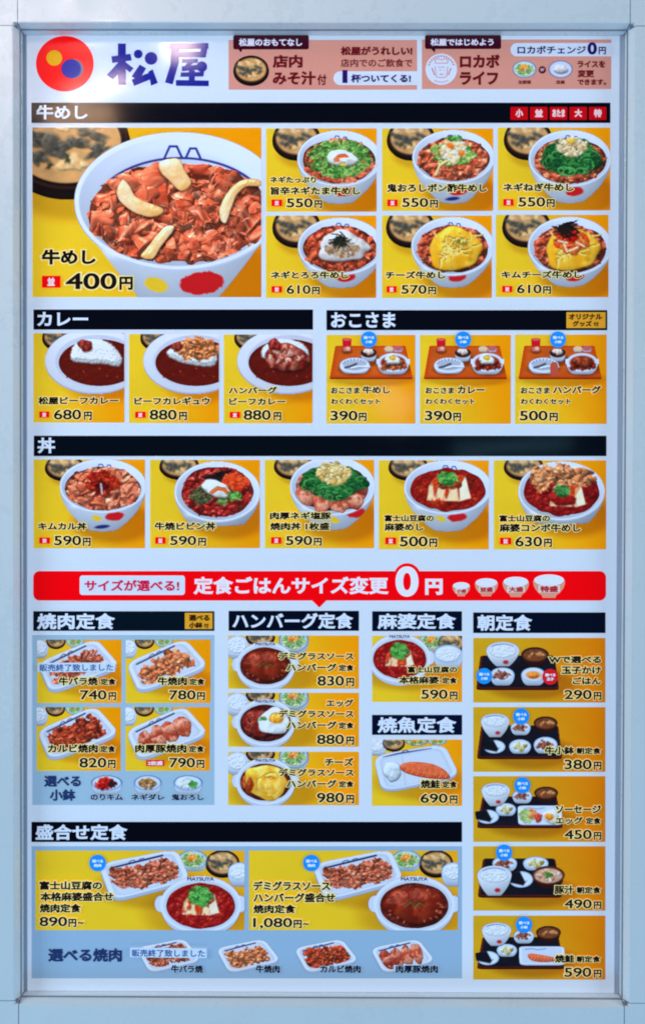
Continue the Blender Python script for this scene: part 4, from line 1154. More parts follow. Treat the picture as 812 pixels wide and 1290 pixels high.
# ------------------------------------------------------------------ children's sets on orange trays
def kid_tile(x0, y0, x1, y1, label, dx, kind, nm, pr):
    o, cl = tile(x0, y0, x1, y1, label, [(dx + 470, 478, 54, 9, 0.6)])
    P_ = lambda x, y: (dx + x, y)
    c = Canvas(dx + 412, 424, dx + 522, 480, cl, 0.8)
    X, Y = c.X, c.Y
    c.fill(poly(X, Y, [P_(422, 436), P_(510.5, 436), P_(519.5, 475.5), P_(519, 478), P_(415.5, 478), P_(415, 475.5)]), A(150, 40, 10))
    c.fill(poly(X, Y, [P_(422.6, 435.5), P_(510, 435.5), P_(519.5, 475.5), P_(415, 475.5)]), A(206, 72, 14))
    n = fbm(X / 12, Y / 6, 2)
    c.fill(poly(X, Y, [P_(426.5, 437.5), P_(506, 437.5), P_(513.5, 472.5), P_(420.5, 472.5)]), A(208, 88, 24) * (0.86 + 0.2 * n)[..., None])
    for (ex, ey, erx, ery) in ((446, 463, 20, 9), (497, 462, 21, 11), (466, 452, 13, 8), (437, 441, 7, 4)):
        d = np.hypot((X - dx - ex) / erx, (Y - ey - 1.5) / ery)
        c.C *= (1 - 0.35 * np.clip((1.15 - d) / 0.4, 0, 1))[..., None]
    c.emit('tray', o, 3)
    c = Canvas(dx + 429, 424, dx + 445, 445, cl, 0.7)
    X, Y = c.X, c.Y
    c.fill(poly(X, Y, [P_(430.8, 427), P_(442.6, 427), P_(441.4, 443), P_(432, 443)]), A(210, 110, 96))
    c.fill(poly(X, Y, [P_(430.5, 426.5), P_(442.8, 426.5), P_(442, 437), P_(431.4, 437)]), A(206, 22, 34))
    c.fill(ell(X, Y, dx + 436.6, 427.5, 5.8, 1.8), A(230, 96, 96))
    c.fill(ell(X, Y, dx + 438, 439, 2.6, 2.2), A(236, 190, 170))
    c.emit('cup', o, 4)
    small_plate(o, dx + 464, 444.5, 10.2, 6, 4, A(70, 26, 14), A(52, 18, 12), lambda c, x, y, a, b: c.piece(x, y - 1.5, 6.4, 4.2, 0, A(240, 226, 214), A(220, 170, 150), seed=3), 5, 'soup_cup', cl)
    for (qx, qc) in ((489.5, (236, 196, 150)), (501, (200, 90, 110))):
        small_plate(o, dx + qx, 439, 6, 3.4, 4, A(214, 160, 120), A(*qc), None, 1.5, 'dessert_cup', cl)
    def spoon(c, x, y, a, b):
        c.fill(ell(c.X, c.Y, x, y + 0.5, a * 0.74, b * 0.66), A(176, 180, 196), cover=False)
        c.strip([(x - 12, y + 3), (x - 5, y + 1), (x + 2, y - 2)], 2.2, A(60, 60, 76), cover=False)
        c.strip([(x - 4, y + 4), (x + 6, y + 2), (x + 19, y + 2.5)], 2.0, A(226, 230, 240))
        for k in range(9):
            t = math.radians(200 + k * 17)
            c.strip([(x + a * 0.82 * math.cos(t), y + b * 0.8 * math.sin(t)), (x + a * 0.76 * math.cos(t), y + b * 0.66 * math.sin(t))], 1.1, A(70, 76, 110), sh=0, cover=False)
    small_plate(o, dx + 446.5, 460, 19, 9.6, 5, A(230, 232, 242), A(222, 224, 236), spoon, 1.5, 'spoon_plate', cl)
    def kidfood(c, x, y, a, b):
        c.fill(ell(c.X, c.Y, x - a * 0.98, y - 1, a * 0.2, b * 0.3), A(226, 228, 238))
        c.fill(ell(c.X, c.Y, x + a * 0.98, y - 1, a * 0.2, b * 0.3), A(226, 228, 238))
        c.fill(ell(c.X, c.Y, x, y + 0.5, a * 0.78, b * 0.74), A(130, 36, 18))
        meat(c, x, y + b * 0.25, a * 0.68, b * 0.45, 3.6, 26, 5, pal=((130, 40, 20), (180, 90, 50), (210, 140, 90)) if kind == 0 else ((110, 22, 12), (140, 36, 18), (176, 70, 40)))
        if kind == 2:
            c.piece(x + 1, y - 0.5, a * 0.62, b * 0.55, 0, A(126, 40, 20), A(160, 70, 36), seed=3, hh=4)
        else:
            c.piece(x - 1, y - b * 0.28, a * 0.5, b * 0.52, 0, A(240, 236, 226), seed=4, hh=4, tex=0.1)
            c.piece(x - 0.5, y - b * 0.45, a * 0.22, b * 0.24, 0, A(240, 180, 40), seed=5, sh=0.1)
    c = Canvas(dx + 470, 440, dx + 522, 476, cl, 0.7)
    small_plate(o, dx + 494.8, 456.5, 20, 11.8, 6, A(232, 234, 243), A(212, 214, 230), kidfood, 3.5, 'main_dish', cl)
    if kind == 2:
        many('sauce_packet', o, [smooth([P_(455, 459), P_(463, 457), P_(465, 472), P_(456, 473)], 3)], A(190, 80, 60), 7)
    round_badge(o, dx + 464.2, 428, 10.2)
    for n_ in nm: name(o, *n_)
    price(o, *pr)
kid_tile(411, 422, 522.6, 533.6, 'picture of children beef bowl set on orange tray', 0, 0, [('おこさま', 416.6, 488, 453, 496.2), ('牛めし', 456, 486.5, 491, 496.3), ('わくわくセット', 416.6, 502, 478.7, 509.8)], ('390', 416, 517.6, 450, 530, 451.5, 461.4))
kid_tile(528.6, 422, 642.8, 533.8, 'picture of children curry set on orange tray', 118.4, 1, [('おこさま', 535, 488, 571.5, 496.2), ('カレー', 575, 486.5, 609.5, 496.3), ('わくわくセット', 535, 502, 597.5, 509.8)], ('390', 534.5, 517.6, 568.5, 530, 570, 580))
kid_tile(648, 421.6, 763.2, 534, 'picture of children hamburg set on orange tray', 237.5, 2, [('おこさま', 654.7, 488, 691.5, 496.2), ('ハンバーグ', 695, 486.3, 755.8, 496.3), ('わくわくセット', 654.7, 502, 718, 509.8)], ('500', 653.6, 517.6, 688.6, 530, 691, 701.5))

# ------------------------------------------------------------------ rice bowls
bowl_tile(42.8, 579, 182.8, 690.6, 'picture of rice bowl with short rib and kimchi', (130, 611.8, 54.5, 34, 669), 'kimukaru', (82, 588, 22, 14), [('キムカル丼', 49, 658, 110, 668)], (50.4, 677, 63.7, 684.8), ('590', 69, 674.7, 103, 687, 105, 115), red=(0.27, 0.62), yellow=(-0.14, 0.66), blue=True)
bowl_tile(189.3, 579.5, 327.3, 690.4, 'picture of mixed rice bowl with soft egg and seaweed', (273.7, 619, 54, 38, 662), 'bibin', (226, 586, 22, 14), [('牛焼ビビン丼', 195, 657.7, 272, 668)], (196, 676.7, 209, 685), ('590', 214.6, 675, 247.5, 686.8, 250, 260), deco=False, inset=(0.83, 0.84, 0.02), foot=0.6)
bowl_tile(333.5, 579.5, 470.8, 690.6, 'picture of rice bowl with thick pork and green onion', (418.5, 612, 53.5, 37, 667), 'negishio', (370, 586, 22, 14), [('肉厚ネギ塩豚', 340, 644.8, 417, 654.6), ('焼肉丼 1枚盛', 340, 658, 415, 668)], (341.5, 676.7, 354.4, 685), ('590', 360, 675, 393, 686.8, 395, 405), red=(0.55, 0.55), yellow=(0.05, 0.72))
bowl_tile(476.8, 580, 615, 692, 'picture of rice bowl with tofu in red chili sauce', (563.5, 613.5, 55, 34, 669), 'mabo', (514, 587, 22, 14), [('富士山豆腐の', 483.7, 648.4, 545.7, 657.2), ('麻婆めし', 483.7, 658.8, 532.8, 669)], (484.8, 677, 498.4, 685.6), ('500', 503, 675.6, 538, 688.4, 540, 550), red=(0.22, 0.62), yellow=(-0.16, 0.66))
bowl_tile(621.5, 580, 762.6, 692, 'picture of rice bowl with beef and chili tofu', (706.4, 618, 54.5, 37, 660), 'combo', (659, 587, 22, 14), [('富士山豆腐の', 628, 648.6, 691.6, 657.4), ('麻婆コンボ牛めし', 628, 659.5, 730.4, 670.4)], (628.8, 677.3, 643, 685.8), ('630', 648, 675.8, 681.7, 688.4, 684, 694), deco=False, inset=(0.88, 0.84, 0.02), foot=0.6)

# ------------------------------------------------------------------ red size banner
pts = rrect(42.3, 719.5, 762.5, 756.5, 8)
rb = flat('red_banner', poster, pts, A(252, 0, 8), 2, 'red banner offering free rice size change')
flat('banner_bump', rb, circ(512.5, 726, 16.5), A(252, 0, 8), 3)
flat('banner_pointer', rb, [(392.7, 756.2), (411, 756.2), (402, 765.3)], A(252, 0, 8), 3)
flat('banner_pill', rb, rrect(100.8, 725, 233, 749.4, 3.5), A(226, 228, 240), 4)
text('banner_lettering', rb, 'サイズが選べる!', 107, 730.4, 226, 744.8, A(206, 14, 70), 6, 0.03)
text('banner_lettering', rb, '定食ごはんサイズ変更', 243.8, 726.4, 489.4, 748.8, A(246, 236, 242), 6, 0.034)
text('banner_lettering', rb, '0', 497.8, 713.4, 526.6, 751.6, A(246, 240, 246), 6, 0.035)
text('banner_lettering', rb, '円', 535, 729, 557, 749.2, A(246, 236, 242), 6, 0.05)
for (x, y, w_, h_, t) in ((580.4, 742, 22, 18, '小盛'), (612, 739.5, 29, 23, '並盛'), (649, 739, 33, 26, '大盛'), (690.8, 738, 40, 30, '特盛')):
    body = [(x - w_ / 2 + w_ * 0.5 * (1 - math.cos(t_)) * 0.0 + 0, y - h_ * 0.22)] + [(x - w_ / 2 * (1 - (k / 8) ** 2.4 * 0.55), y - h_ * 0.22 + h_ * 0.62 * k / 8) for k in range(1, 9)] + [(x - w_ * 0.2, y + h_ * 0.5), (x + w_ * 0.2, y + h_ * 0.5)] + [(x + w_ / 2 * (1 - (k / 8) ** 2.4 * 0.55), y - h_ * 0.22 + h_ * 0.62 * k / 8) for k in range(8, 0, -1)] + [(x + w_ / 2, y - h_ * 0.22)] if (t_ := 0) == 0 else None
    flat('rice_bowl_icon', rb, body, A(222, 150, 126), 4)
    many('rice_heap', rb, [circ(x, y - h_ * 0.24, w_ * 0.47, h_ * 0.24), rect(x - w_ * 0.34, y - h_ * 0.02, x + w_ * 0.34, y + h_ * 0.28)], [A(240, 240, 246), A(240, 214, 206)], 6)
    text('icon_lettering', rb, t, x - w_ * 0.28, y - h_ * 0.0, x + w_ * 0.28, y + h_ * 0.26, A(176, 24, 40), 8, 0.04)

# ------------------------------------------------------------------ grilled meat sets
PB = A(158, 188, 208)
pan = flat('blue_panel', poster, rect(41, 800, 270, 1014), PB, 1, 'pale blue panel behind the grilled meat sets')
def quad_round(pts, r=0.2):
    p = np.asarray(pts, float); out = []
    for i in range(4):
        a, b, c_ = p[i - 1], p[i], p[(i + 1) % 4]
        s = b + (a - b) * r; e = b + (c_ - b) * r
        for k in range(7):
            t = k / 6
            out.append((1 - t) ** 2 * s + 2 * t * (1 - t) * b + t * t * e)
    return np.array(out)
def scale_pts(p, k, dx=0, dy=0):
    p = np.asarray(p, float); m = p.mean(0)
    return m + (p - m) * k + A(dx, dy)
def meat_plate(o, cl, q, kind, z=4, step=0.7, sz=6.0, seed=1, mark=True):
    """white dish seen at an angle, q = four corners TL, TR, BR, BL"""
    q = np.asarray(q, float)
    mn = q.min(0) - 3; mx_ = q.max(0) + 6
    c = Canvas(mn[0], mn[1], mx_[0], mx_[1], cl, step)
    X, Y = c.X, c.Y
    h = (q[3, 1] - q[1, 1]) * 0.07
    c.fill(poly(X, Y, quad_round(q + A(0, h), 0.22)), A(176, 184, 204))
    c.fill(poly(X, Y, quad_round(q, 0.22)), A(232, 236, 245))
    c.fill(poly(X, Y, quad_round(scale_pts(q, 0.88, 0, 0.5), 0.2)), A(204, 210, 226))
    c.fill(poly(X, Y, quad_round(scale_pts(q, 0.80, 0, 1.0), 0.2)), A(218, 222, 236))
    if mark:
        e = q[1] - q[0]; a = q[0] + e * 0.14 + (q[3] - q[0]) * 0.17; b = q[0] + e * 0.80 + (q[3] - q[0]) * 0.10
        c.strip([a, b], max(1.0, np.hypot(*e) * 0.024), A(34, 44, 96), sh=0, hh=0, cover=False)
        m = (a + b) / 2
        for k in (-1, 1):
            p0 = m + e * 0.06 * k
            c.strip([p0 - e * 0.05, p0 - e * 0.02 + A(0, -h * 0.6), p0 + e * 0.02 + A(0, -h * 0.6), p0 + e * 0.05], 0.9, A(34, 44, 96), sh=0, hh=0, cover=False)
    c.emit('plate', o, z)
    c = Canvas(mn[0], mn[1], mx_[0], mx_[1], cl, step)
    ctr = q.mean(0) + A(0, h * 0.4); e = q[1] - q[0]; g = q[3] - q[0]
    r = rng_of(seed)
    pals = {'bara': ((156, 54, 34), (214, 112, 78), (248, 196, 160)), 'yaki': ((176, 72, 36), (228, 136, 86), (252, 208, 164)), 'karubi': ((136, 30, 18), (192, 72, 40), (226, 140, 84)), 'buta': ((160, 52, 36), (196, 92, 66), (222, 140, 112))}
    pal = pals[kind]
    if kind == 'buta':
        for i, t in enumerate((-0.33, -0.11, 0.11, 0.33)):
            p = ctr + e * t * 0.95 + A(0, 0.5)
            c.piece(p[0], p[1], np.hypot(*g) * 0.36, np.hypot(*e) * 0.125, 1.15, A(*pal[0]) * (1 - i % 2 * 0.0) + A(10, 8, 4) * i, A(*pal[2]), seed=seed + i, wob=0.14, ridge=0.5, rf=2, hh=3.2, sh=0.6, fib=0.4)
    else:
        pp = []
        n = int(np.hypot(*e) * np.hypot(*g) / (sz * sz) * 0.9)
        for i in range(n):
            u, v = r.random() - 0.5, r.random() - 0.5
            pp.append(ctr + e * u * 0.74 + g * v * 0.50)
        pp.sort(key=lambda p: p[1])
        slices(c, pp, sz * (1.25 if kind == 'karubi' else 1.1), pal, seed, lambda x, y: (y - ctr[1]) * 0.1, thick=0.75 if kind == 'karubi' else 0.6, clip=poly(c.X, c.Y, quad_round(scale_pts(q, 0.86, 0, 0), 0.3)))
    c.relight()
    c.emit('grilled_meat', o, z + 2)
def set_back(o, cl, x, y, k=1.0, z=3):
    """rice bowl, soup and salad at the back edge of a set picture"""
    small_plate(o, x, y + 9 * k, 13 * k, 12 * k, z, A(196, 206, 224), A(222, 226, 238), d_rice, 4 * k, 'rice_bowl', cl)
    soup_bowl(o, cl, x + 24 * k, y - 1 * k, 12.5 * k, 9.5 * k, 0.7, z)
    small_plate(o, x + 52 * k, y - 2 * k, 14 * k, 11 * k, z, A(120, 150, 176), A(190, 204, 210), d_salad, 0, 'salad_dish', cl)
def yaki_tile(x0, y0, x1, y1, label, kind, nm, pr, tag=None, seed=1):
    o, cl = tile(x0, y0, x1, y1, label, [(x0 + 60, y0 + 52, 50, 18, 0.55)])
    set_back(o, cl, x0 + 3, y0 + 2, 0.86)
    meat_plate(o, cl, [(x0 + 0.5, y0 + 29), (x0 + 74, y0 - 2), (x0 + 105, y0 + 33), (x0 + 17, y0 + 66)], kind, seed=seed, sz=6.4)
    for n_ in nm: name(o, *n_)
    if tag:
        flat('size_badge', o, rect(*tag[1:]), A(214, 20, 40), 12)
        text('badge_lettering', o, tag[0], tag[1] + 2, tag[2] + 1, tag[3] - 2, tag[4] - 1, A(250, 226, 226), 13, 0.045)
    price(o, *pr)
    return o
yaki_tile(47.2, 805.8, 153.3, 885.6, 'picture of grilled beef belly set priced 740', 'bara', [('牛バラ焼', 74.6, 852.6, 124, 863.3), ('定食', 126.8, 854, 147, 862.8)], ('740', 101.6, 869, 134.9, 881, 137.4, 147), seed=2)
yaki_tile(158.7, 805.8, 265.4, 885.6, 'picture of grilled beef set priced 780', 'yaki', [('牛焼肉', 198.7, 852.4, 236, 863.3), ('定食', 238.6, 854, 258.4, 862.8)], ('780', 213.5, 869, 246.8, 881, 248.4, 258.6), seed=3)
yaki_tile(46.5, 890.7, 152.4, 971, 'picture of grilled short rib set priced 820', 'karubi', [('カルビ焼肉', 60.8, 937, 124, 948), ('定食', 126.6, 938.5, 146.4, 947.5)], ('820', 100.8, 954, 134.7, 966.4, 136.8, 146.4), seed=4)
yaki_tile(158.3, 890.7, 264.4, 971, 'picture of thick grilled pork set priced 790', 'buta', [('肉厚豚焼肉', 170.7, 937, 235.4, 948), ('定食', 238, 938.5, 257.8, 947.5)], ('790', 213.8, 954, 246, 966.4, 248, 257.8), ('2枚盛', 184.5, 957, 207.6, 964.6), seed=5)
text('panel_lettering', pan, '選べる', 56, 976.8, 102.3, 991.2, A(30, 52, 100), 4, 0.04)
text('panel_lettering', pan, '小鉢', 63, 993.8, 95.8, 1008.6, A(30, 52, 100), 4, 0.04)
def d_kimchi(c, cx, cy, rx, ry):
    crumbs(c, cx - rx * 0.1, cy + ry * 0.1, rx * 0.6, ry * 0.6, 34, 3, rx * 0.16, ((190, 16, 14), (222, 50, 30), (160, 10, 10)))
    crumbs(c, cx + rx * 0.36, cy + ry * 0.14, rx * 0.26, ry * 0.4, 18, 4, rx * 0.12, ((40, 16, 18), (64, 20, 20)))
def d_sauce(c, cx, cy, rx, ry):
    crumbs(c, cx, cy + ry * 0.12, rx * 0.62, ry * 0.6, 60, 3, rx * 0.12, ((150, 100, 50), (180, 130, 76), (120, 76, 36)))
def d_oroshi(c, cx, cy, rx, ry):
    crumbs(c, cx - rx * 0.15, cy + ry * 0.05, rx * 0.55, ry * 0.55, 40, 3, rx * 0.14, ((214, 222, 218), (230, 234, 230)))
    greens(c, cx + rx * 0.36, cy + ry * 0.2, rx * 0.24, ry * 0.36, 30, 4, rx * 0.12, cols=((40, 120, 40), (84, 160, 66)))
for (x, rx, fd, t, a, b) in ((134.7, 19.6, d_kimchi, 'のりキム', 114.7, 155.3), (186.4, 17.4, d_sauce, 'ネギダレ', 165.5, 207.6), (237, 18.2, d_oroshi, '鬼おろし', 216, 257)):
    small_plate(pan, x, 986, rx, 9.6, 4, A(96, 134, 190), A(206, 218, 232), fd, 6)
    text('panel_lettering', pan, t, a, 999.6, b, 1007.8, A(16, 26, 50), 8, 0.04, A(176, 200, 220), 0.1)

# ------------------------------------------------------------------ hamburg, tofu and fish sets
def skillet(o, cl, cx, cy, rx, ry, fd, z=5, step=0.7, frx=0.86, fry=0.80, fdy=0.04, brand=True):
    c = Canvas(cx - rx * 1.2, cy - ry - 2, cx + rx * 1.2, cy + ry * 1.3, cl, step)
    X, Y = c.X, c.Y
    for s in (-1, 1):
        c.fill(ell(X, Y, cx + s * rx * 0.98, cy - ry * 0.02, rx * 0.16, ry * 0.3), A(216, 220, 234))
    c.fill(ell(X, Y, cx, cy + ry * 0.16, rx * 0.97, ry * 0.98), A(196, 202, 220))
    c.fill(ell(X, Y, cx, cy, rx, ry), A(230, 234, 244))
    c.fill(ell(X, Y, cx, cy + ry * 0.03, rx * 0.92, ry * 0.88), A(208, 214, 230))
    c.emit('white_pan', o, z)
    c = Canvas(cx - rx, cy - ry * 1.1, cx + rx, cy + ry, cl, step)
    fd(c, cx, cy + ry * fdy, rx * frx, ry * fry)
    c.relight(spec=70)
    c.emit('food', o, z + 2)
    if brand:
        text('pan_lettering', o, 'MATSUYA', cx - rx * 0.33, cy - ry * 0.955, cx + rx * 0.33, cy - ry * 0.835, A(58, 68, 118), z + 1, 0.03)
def g_hamburg(c, cx, cy, rx, ry):
    base_fill(c, cx, cy, rx, ry, A(86, 22, 14), 3, wob=0.03)
    c.piece(cx + rx * 0.02, cy - ry * 0.02, rx * 0.86, ry * 0.80, 0, A(116, 28, 14), A(144, 44, 22), seed=3, wob=0.1, tex=0.2, hh=ry * 0.35)
    r = rng_of(6)
    for k in range(26):
        a = r.random() * 6.28; q = 0.72 + 0.2 * r.random()
        c.piece(cx + rx * q * math.cos(a) * 0.9, cy + ry * q * math.sin(a) * 0.86, rx * 0.05, rx * 0.025, a, A(196, 90, 56), sh=0, seed=k)
    c.strip([(cx - rx * 0.3, cy + ry * 0.05), (cx - rx * 0.1, cy - ry * 0.18), (cx, cy + ry * 0.08), (cx + rx * 0.14, cy - ry * 0.14), (cx + rx * 0.3, cy + ry * 0.0)], rx * 0.045, A(110, 96, 36), sh=0)
def g_hamegg(c, cx, cy, rx, ry):
    base_fill(c, cx, cy, rx, ry, A(70, 16, 14), 3, wob=0.03)
    c.piece(cx - rx * 0.25, cy + ry * 0.0, rx * 0.62, ry * 0.72, 0, A(126, 28, 20), A(156, 60, 44), seed=3, wob=0.1, tex=0.3, hh=ry * 0.35)
    crumbs(c, cx - rx * 0.6, cy + ry * 0.1, rx * 0.25, ry * 0.5, 16, 3, rx * 0.06, ((170, 60, 44), (120, 24, 18)), sh=0.1)
    c.piece(cx + rx * 0.32, cy - ry * 0.1, rx * 0.64, ry * 0.66, 0.15, A(240, 240, 240), seed=7, wob=0.16, tex=0.05, hh=3)
    c.piece(cx + rx * 0.42, cy - ry * 0.26, rx * 0.28, ry * 0.3, 0, A(244, 150, 30), A(248, 180, 60), seed=2, wob=0.06, sh=0.2, hh=4)
    greens(c, cx - rx * 0.12, cy - ry * 0.22, rx * 0.12, ry * 0.08, 12, 5, rx * 0.06)
def g_hamcheese(c, cx, cy, rx, ry):
    base_fill(c, cx, cy, rx, ry, A(80, 20, 14), 3, wob=0.03)
    c.piece(cx - rx * 0.6, cy + ry * 0.1, rx * 0.34, ry * 0.5, 0, A(150, 50, 20), A(200, 100, 40), seed=3)
    c.piece(cx + rx * 0.02, cy - ry * 0.02, rx * 0.88, ry * 0.86, 0.2, A(236, 170, 40), A(246, 200, 84), seed=5, wob=0.14, tex=0.3, hh=2.6)
    c.piece(cx - rx * 0.62, cy + ry * 0.16, rx * 0.16, ry * 0.36, 0.1, A(156, 52, 18), seed=8, sh=0.1)
    c.piece(cx + rx * 0.16, cy + ry * 0.1, rx * 0.5, ry * 0.6, 0.0, A(240, 178, 52), A(248, 206, 96), seed=9, wob=0.1, tex=0.3, hh=2.2, sh=0.1, soft=3)
    crumbs(c, cx + rx * 0.08, cy - ry * 0.2, rx * 0.22, ry * 0.12, 9, 4, rx * 0.07, ((226, 120, 30), (236, 150, 40), (150, 110, 30)), sh=0.1)
def g_mabo(c, cx, cy, rx, ry):
    base_fill(c, cx, cy, rx, ry, A(140, 14, 12), 4, wob=0.03, hs=2.0)
    crumbs(c, cx, cy, rx * 0.84, ry * 0.84, 50, 4, rx * 0.06, ((176, 34, 26), (140, 16, 16), (190, 50, 30)))
    tofu(c, cx - rx * 0.05, cy + ry * 0.02, rx * 0.52, seed=5)
    crumbs(c, cx - rx * 0.02, cy - ry * 0.26, rx * 0.36, ry * 0.22, 34, 6, rx * 0.055, ((170, 44, 20), (130, 24, 14), (196, 76, 34)), sh=0.2)
    greens(c, cx + rx * 0.0, cy - ry * 0.42, rx * 0.28, ry * 0.40, 110, 3, rx * 0.09, cols=((30, 96, 34), (60, 150, 56), (110, 180, 80)))
def ham_tile(y0, y1, label, fd, lines, pr, seed):
    o, cl = tile(287.5, y0, 451.7, y1, label, [(345, y0 + 52, 55, 24, 0.6)], bias=-0.1)
    small_plate(o, 299, y0 + 12, 14.5, 12.5, 3, A(200, 206, 224), A(214, 216, 230), d_rice, 5, 'rice_bowl', cl)
    soup_bowl(o, cl, 328, y0 + 1, 16, 10, 0.7)
    small_plate(o, 370, y0 + 6, 19, 15, 3, A(110, 140, 160), A(186, 200, 206), d_salad, 2, 'salad_dish', cl)
    skillet(o, cl, 334.5, y0 + 37, 37.5, 29.5, fd)
    for n_ in lines: name(o, *n_)
    price(o, *pr)
def ham_lines(y):
    return [('デミグラスソース', 351, y, 445.6, y + 9.6), ('ハンバーグ', 360.5, y + 14, 424, y + 24), ('定食', 426, y + 15.2, 445.6, y + 23.8)]
ham_tile(800.6, 867.6, 'picture of hamburg steak in brown sauce priced 830', g_hamburg, ham_lines(821.4), ('830', 399.7, 851, 433, 863.5, 435.8, 445.8), 1)
ham_tile(872.7, 940.6, 'picture of hamburg steak with fried egg', g_hamegg, [('エッグ', 410.8, 880.4, 445, 890)] + ham_lines(893.9), ('880', 399, 924.8, 433, 937, 435.8, 445.8), 2)
ham_tile(947, 1014.2, 'picture of hamburg steak under melted cheese', g_hamcheese, [('チーズ', 409, 954, 445, 964.6)] + ham_lines(967.7), ('980', 399, 998, 433, 1010.6, 435.8, 445.8), 3)

o, cl = tile(468.5, 801, 581.4, 884.2, 'picture of chili tofu set in a white pan', [(515, 850, 60, 20, 0.6)], bias=-0.1)
small_plate(o, 543, 808, 16, 12, 3, A(150, 170, 180), A(190, 200, 196), d_salad, 0, 'salad_dish', cl)
soup_bowl(o, cl, 568, 809, 15, 11, 0.7)
small_plate(o, 564, 824, 18.5, 12, 4, A(150, 180, 214), A(206, 214, 230), d_rice, 8, 'rice_bowl', cl)
skillet(o, cl, 503, 829, 39, 30.5, g_mabo)
for n_ in (('富士山豆腐の', 512.8, 839, 575, 847.4), ('本格麻婆', 501.7, 851.5, 552.7, 861.4), ('定食', 555.7, 852.8, 575.3, 861)): name(o, *n_)
price(o, '590', 530, 868.2, 563, 880.2, 565.8, 575.5)

o, cl = tile(468.2, 931.7, 581.4, 1015, 'picture of grilled salmon set on a white dish', [(530, 985, 58, 22, 0.55)], bias=-0.1)
small_plate(o, 475, 938, 12, 10, 3, A(196, 206, 224), A(214, 218, 232), d_rice, 4, 'rice_bowl', cl)
soup_bowl(o, cl, 495.5, 935, 12.5, 9, 0.7)
small_plate(o, 524, 934, 14, 6, 3, A(170, 160, 190), A(190, 150, 150), d_salad, 0, 'side_dish', cl)
small_plate(o, 550, 933, 12, 6, 3, A(120, 150, 190), A(200, 210, 220), d_salad, 0, 'side_dish', cl)
def fish_plate(o, cl, q, salmon, z=4):
    q = np.asarray(q, float); mn = q.min(0) - 3; mx_ = q.max(0) + 6
    c = Canvas(mn[0], mn[1], mx_[0], mx_[1], cl, 0.7); X, Y = c.X, c.Y
    c.fill(poly(X, Y, quad_round(q + A(0, 3.4), 0.24)), A(170, 182, 208))
    c.fill(poly(X, Y, quad_round(q, 0.24)), A(224, 231, 244))
    c.fill(poly(X, Y, quad_round(scale_pts(q, 0.88, 0, 1), 0.2)), A(204, 213, 230))
    c.fill(poly(X, Y, quad_round(scale_pts(q, 0.80, 0, 1.5), 0.2)), A(216, 223, 238))
    c.strip([(482, 953.5), (502, 949), (543, 942.5)], 1.8, A(40, 60, 130), sh=0, hh=0, cover=False, taper=0.6)
    c.strip([(505, 948.6), (508, 945.5), (512, 945), (515, 947.5)], 1.2, A(40, 60, 130), sh=0, hh=0, cover=False)
    c.fill(np.abs(X - 507 - (Y - 960) * 0.12) - 0.7 + 1e3 * ((Y < 952) | (Y > 990)), A(190, 200, 222), cover=False)
    c.emit('plate', o, z)
fish_plate(o, cl, [(469.5, 951.5), (559, 936.5), (579, 977), (481, 997)], None)
c = Canvas(478, 955, 508, 988, cl, 0.7)
c.piece(493.5, 971.5, 11.5, 13, 0.1, A(216, 222, 226), seed=3, wob=0.12, tex=0.25, sh=0, hh=5); c.relight(spec=20); c.emit('grated_radish', o, 6)
def salmon(o, pts, cl, z=6, kz=1.0):
    p = np.asarray(pts, float)
    c = Canvas(p[:, 0].min() - 3, p[:, 1].min() - 3, p[:, 0].max() + 3, p[:, 1].max() + 5, cl, 0.6)
    X, Y = c.X, c.Y
    sp = smooth(p, 4)
    c.fill(poly(X, Y, sp + A(1.6, 2.0) * kz), A(120, 112, 124))
    c.fill(poly(X, Y, sp + A(0.3, 1.6) * kz), A(196, 66, 32))
    f = poly(X, Y, sp)
    n = fbm(X / 3, Y / 2, 4)
    ph = ((X - X.min()) * 0.55 + (Y - Y.min()) * 1.3) / kz * 0.30 + 0.6 * fbm(X / 9, Y / 9, 6)
    st = np.clip((np.abs(ph - np.round(ph)) - 0.37) * 8, 0, 1)
    a = c.fill(f, (A(226, 84, 40) + A(26, 92, 90) * st[..., None]) * (0.86 + 0.26 * n)[..., None])
    c.H = np.where(a > 0.5, 0.8 * np.clip(-f / 3, 0, 1) + 0.5 * n, 0)
    x0_, x1_ = p[:, 0].min(), p[:, 0].max(); y0_, y1_ = p[:, 1].min(), p[:, 1].max(); w_, hh_ = x1_ - x0_, y1_ - y0_
    keep = c.A.copy(); inside = f < -0.4
    old = c.C.copy()
    for t in np.linspace(0.12, 0.94, 8):
        yc = y0_ + hh_ * (0.36 + 0.36 * t)
        c.strip([(x0_ + w_ * (t - 0.03), yc - hh_ * 0.5), (x0_ + w_ * (t + 0.03), yc - hh_ * 0.05), (x0_ + w_ * (t - 0.02), yc + hh_ * 0.45)], max(0.7, 1.0 * kz), A(244, 170, 130), sh=0, hh=0, cover=False, soft=1.0)
    c.C = np.where(inside[..., None], c.C * 0.75 + old * 0.25, old)
    brn = np.clip((fbm(X / (5 * kz), Y / (3 * kz), 9, 3) - 0.52) * 5, 0, 1) * np.clip(1 + f / (4 * kz), 0, 1)
    c.C = np.where((a > 0.5)[..., None], c.C + (A(150, 56, 24) - c.C) * (brn * 0.7)[..., None], c.C)
    c.A = keep
    c.relight(spec=40)
    c.emit('salmon', o, z)
P5 = lambda x, y: (460 + x / 4.962, 760 + y / 4.962)
salmon(o, [P5(212, 1020), P5(250, 995), P5(320, 990), P5(420, 1004), P5(500, 1045), P5(516, 1085), P5(430, 1088), P5(330, 1075), P5(250, 1052)], cl)
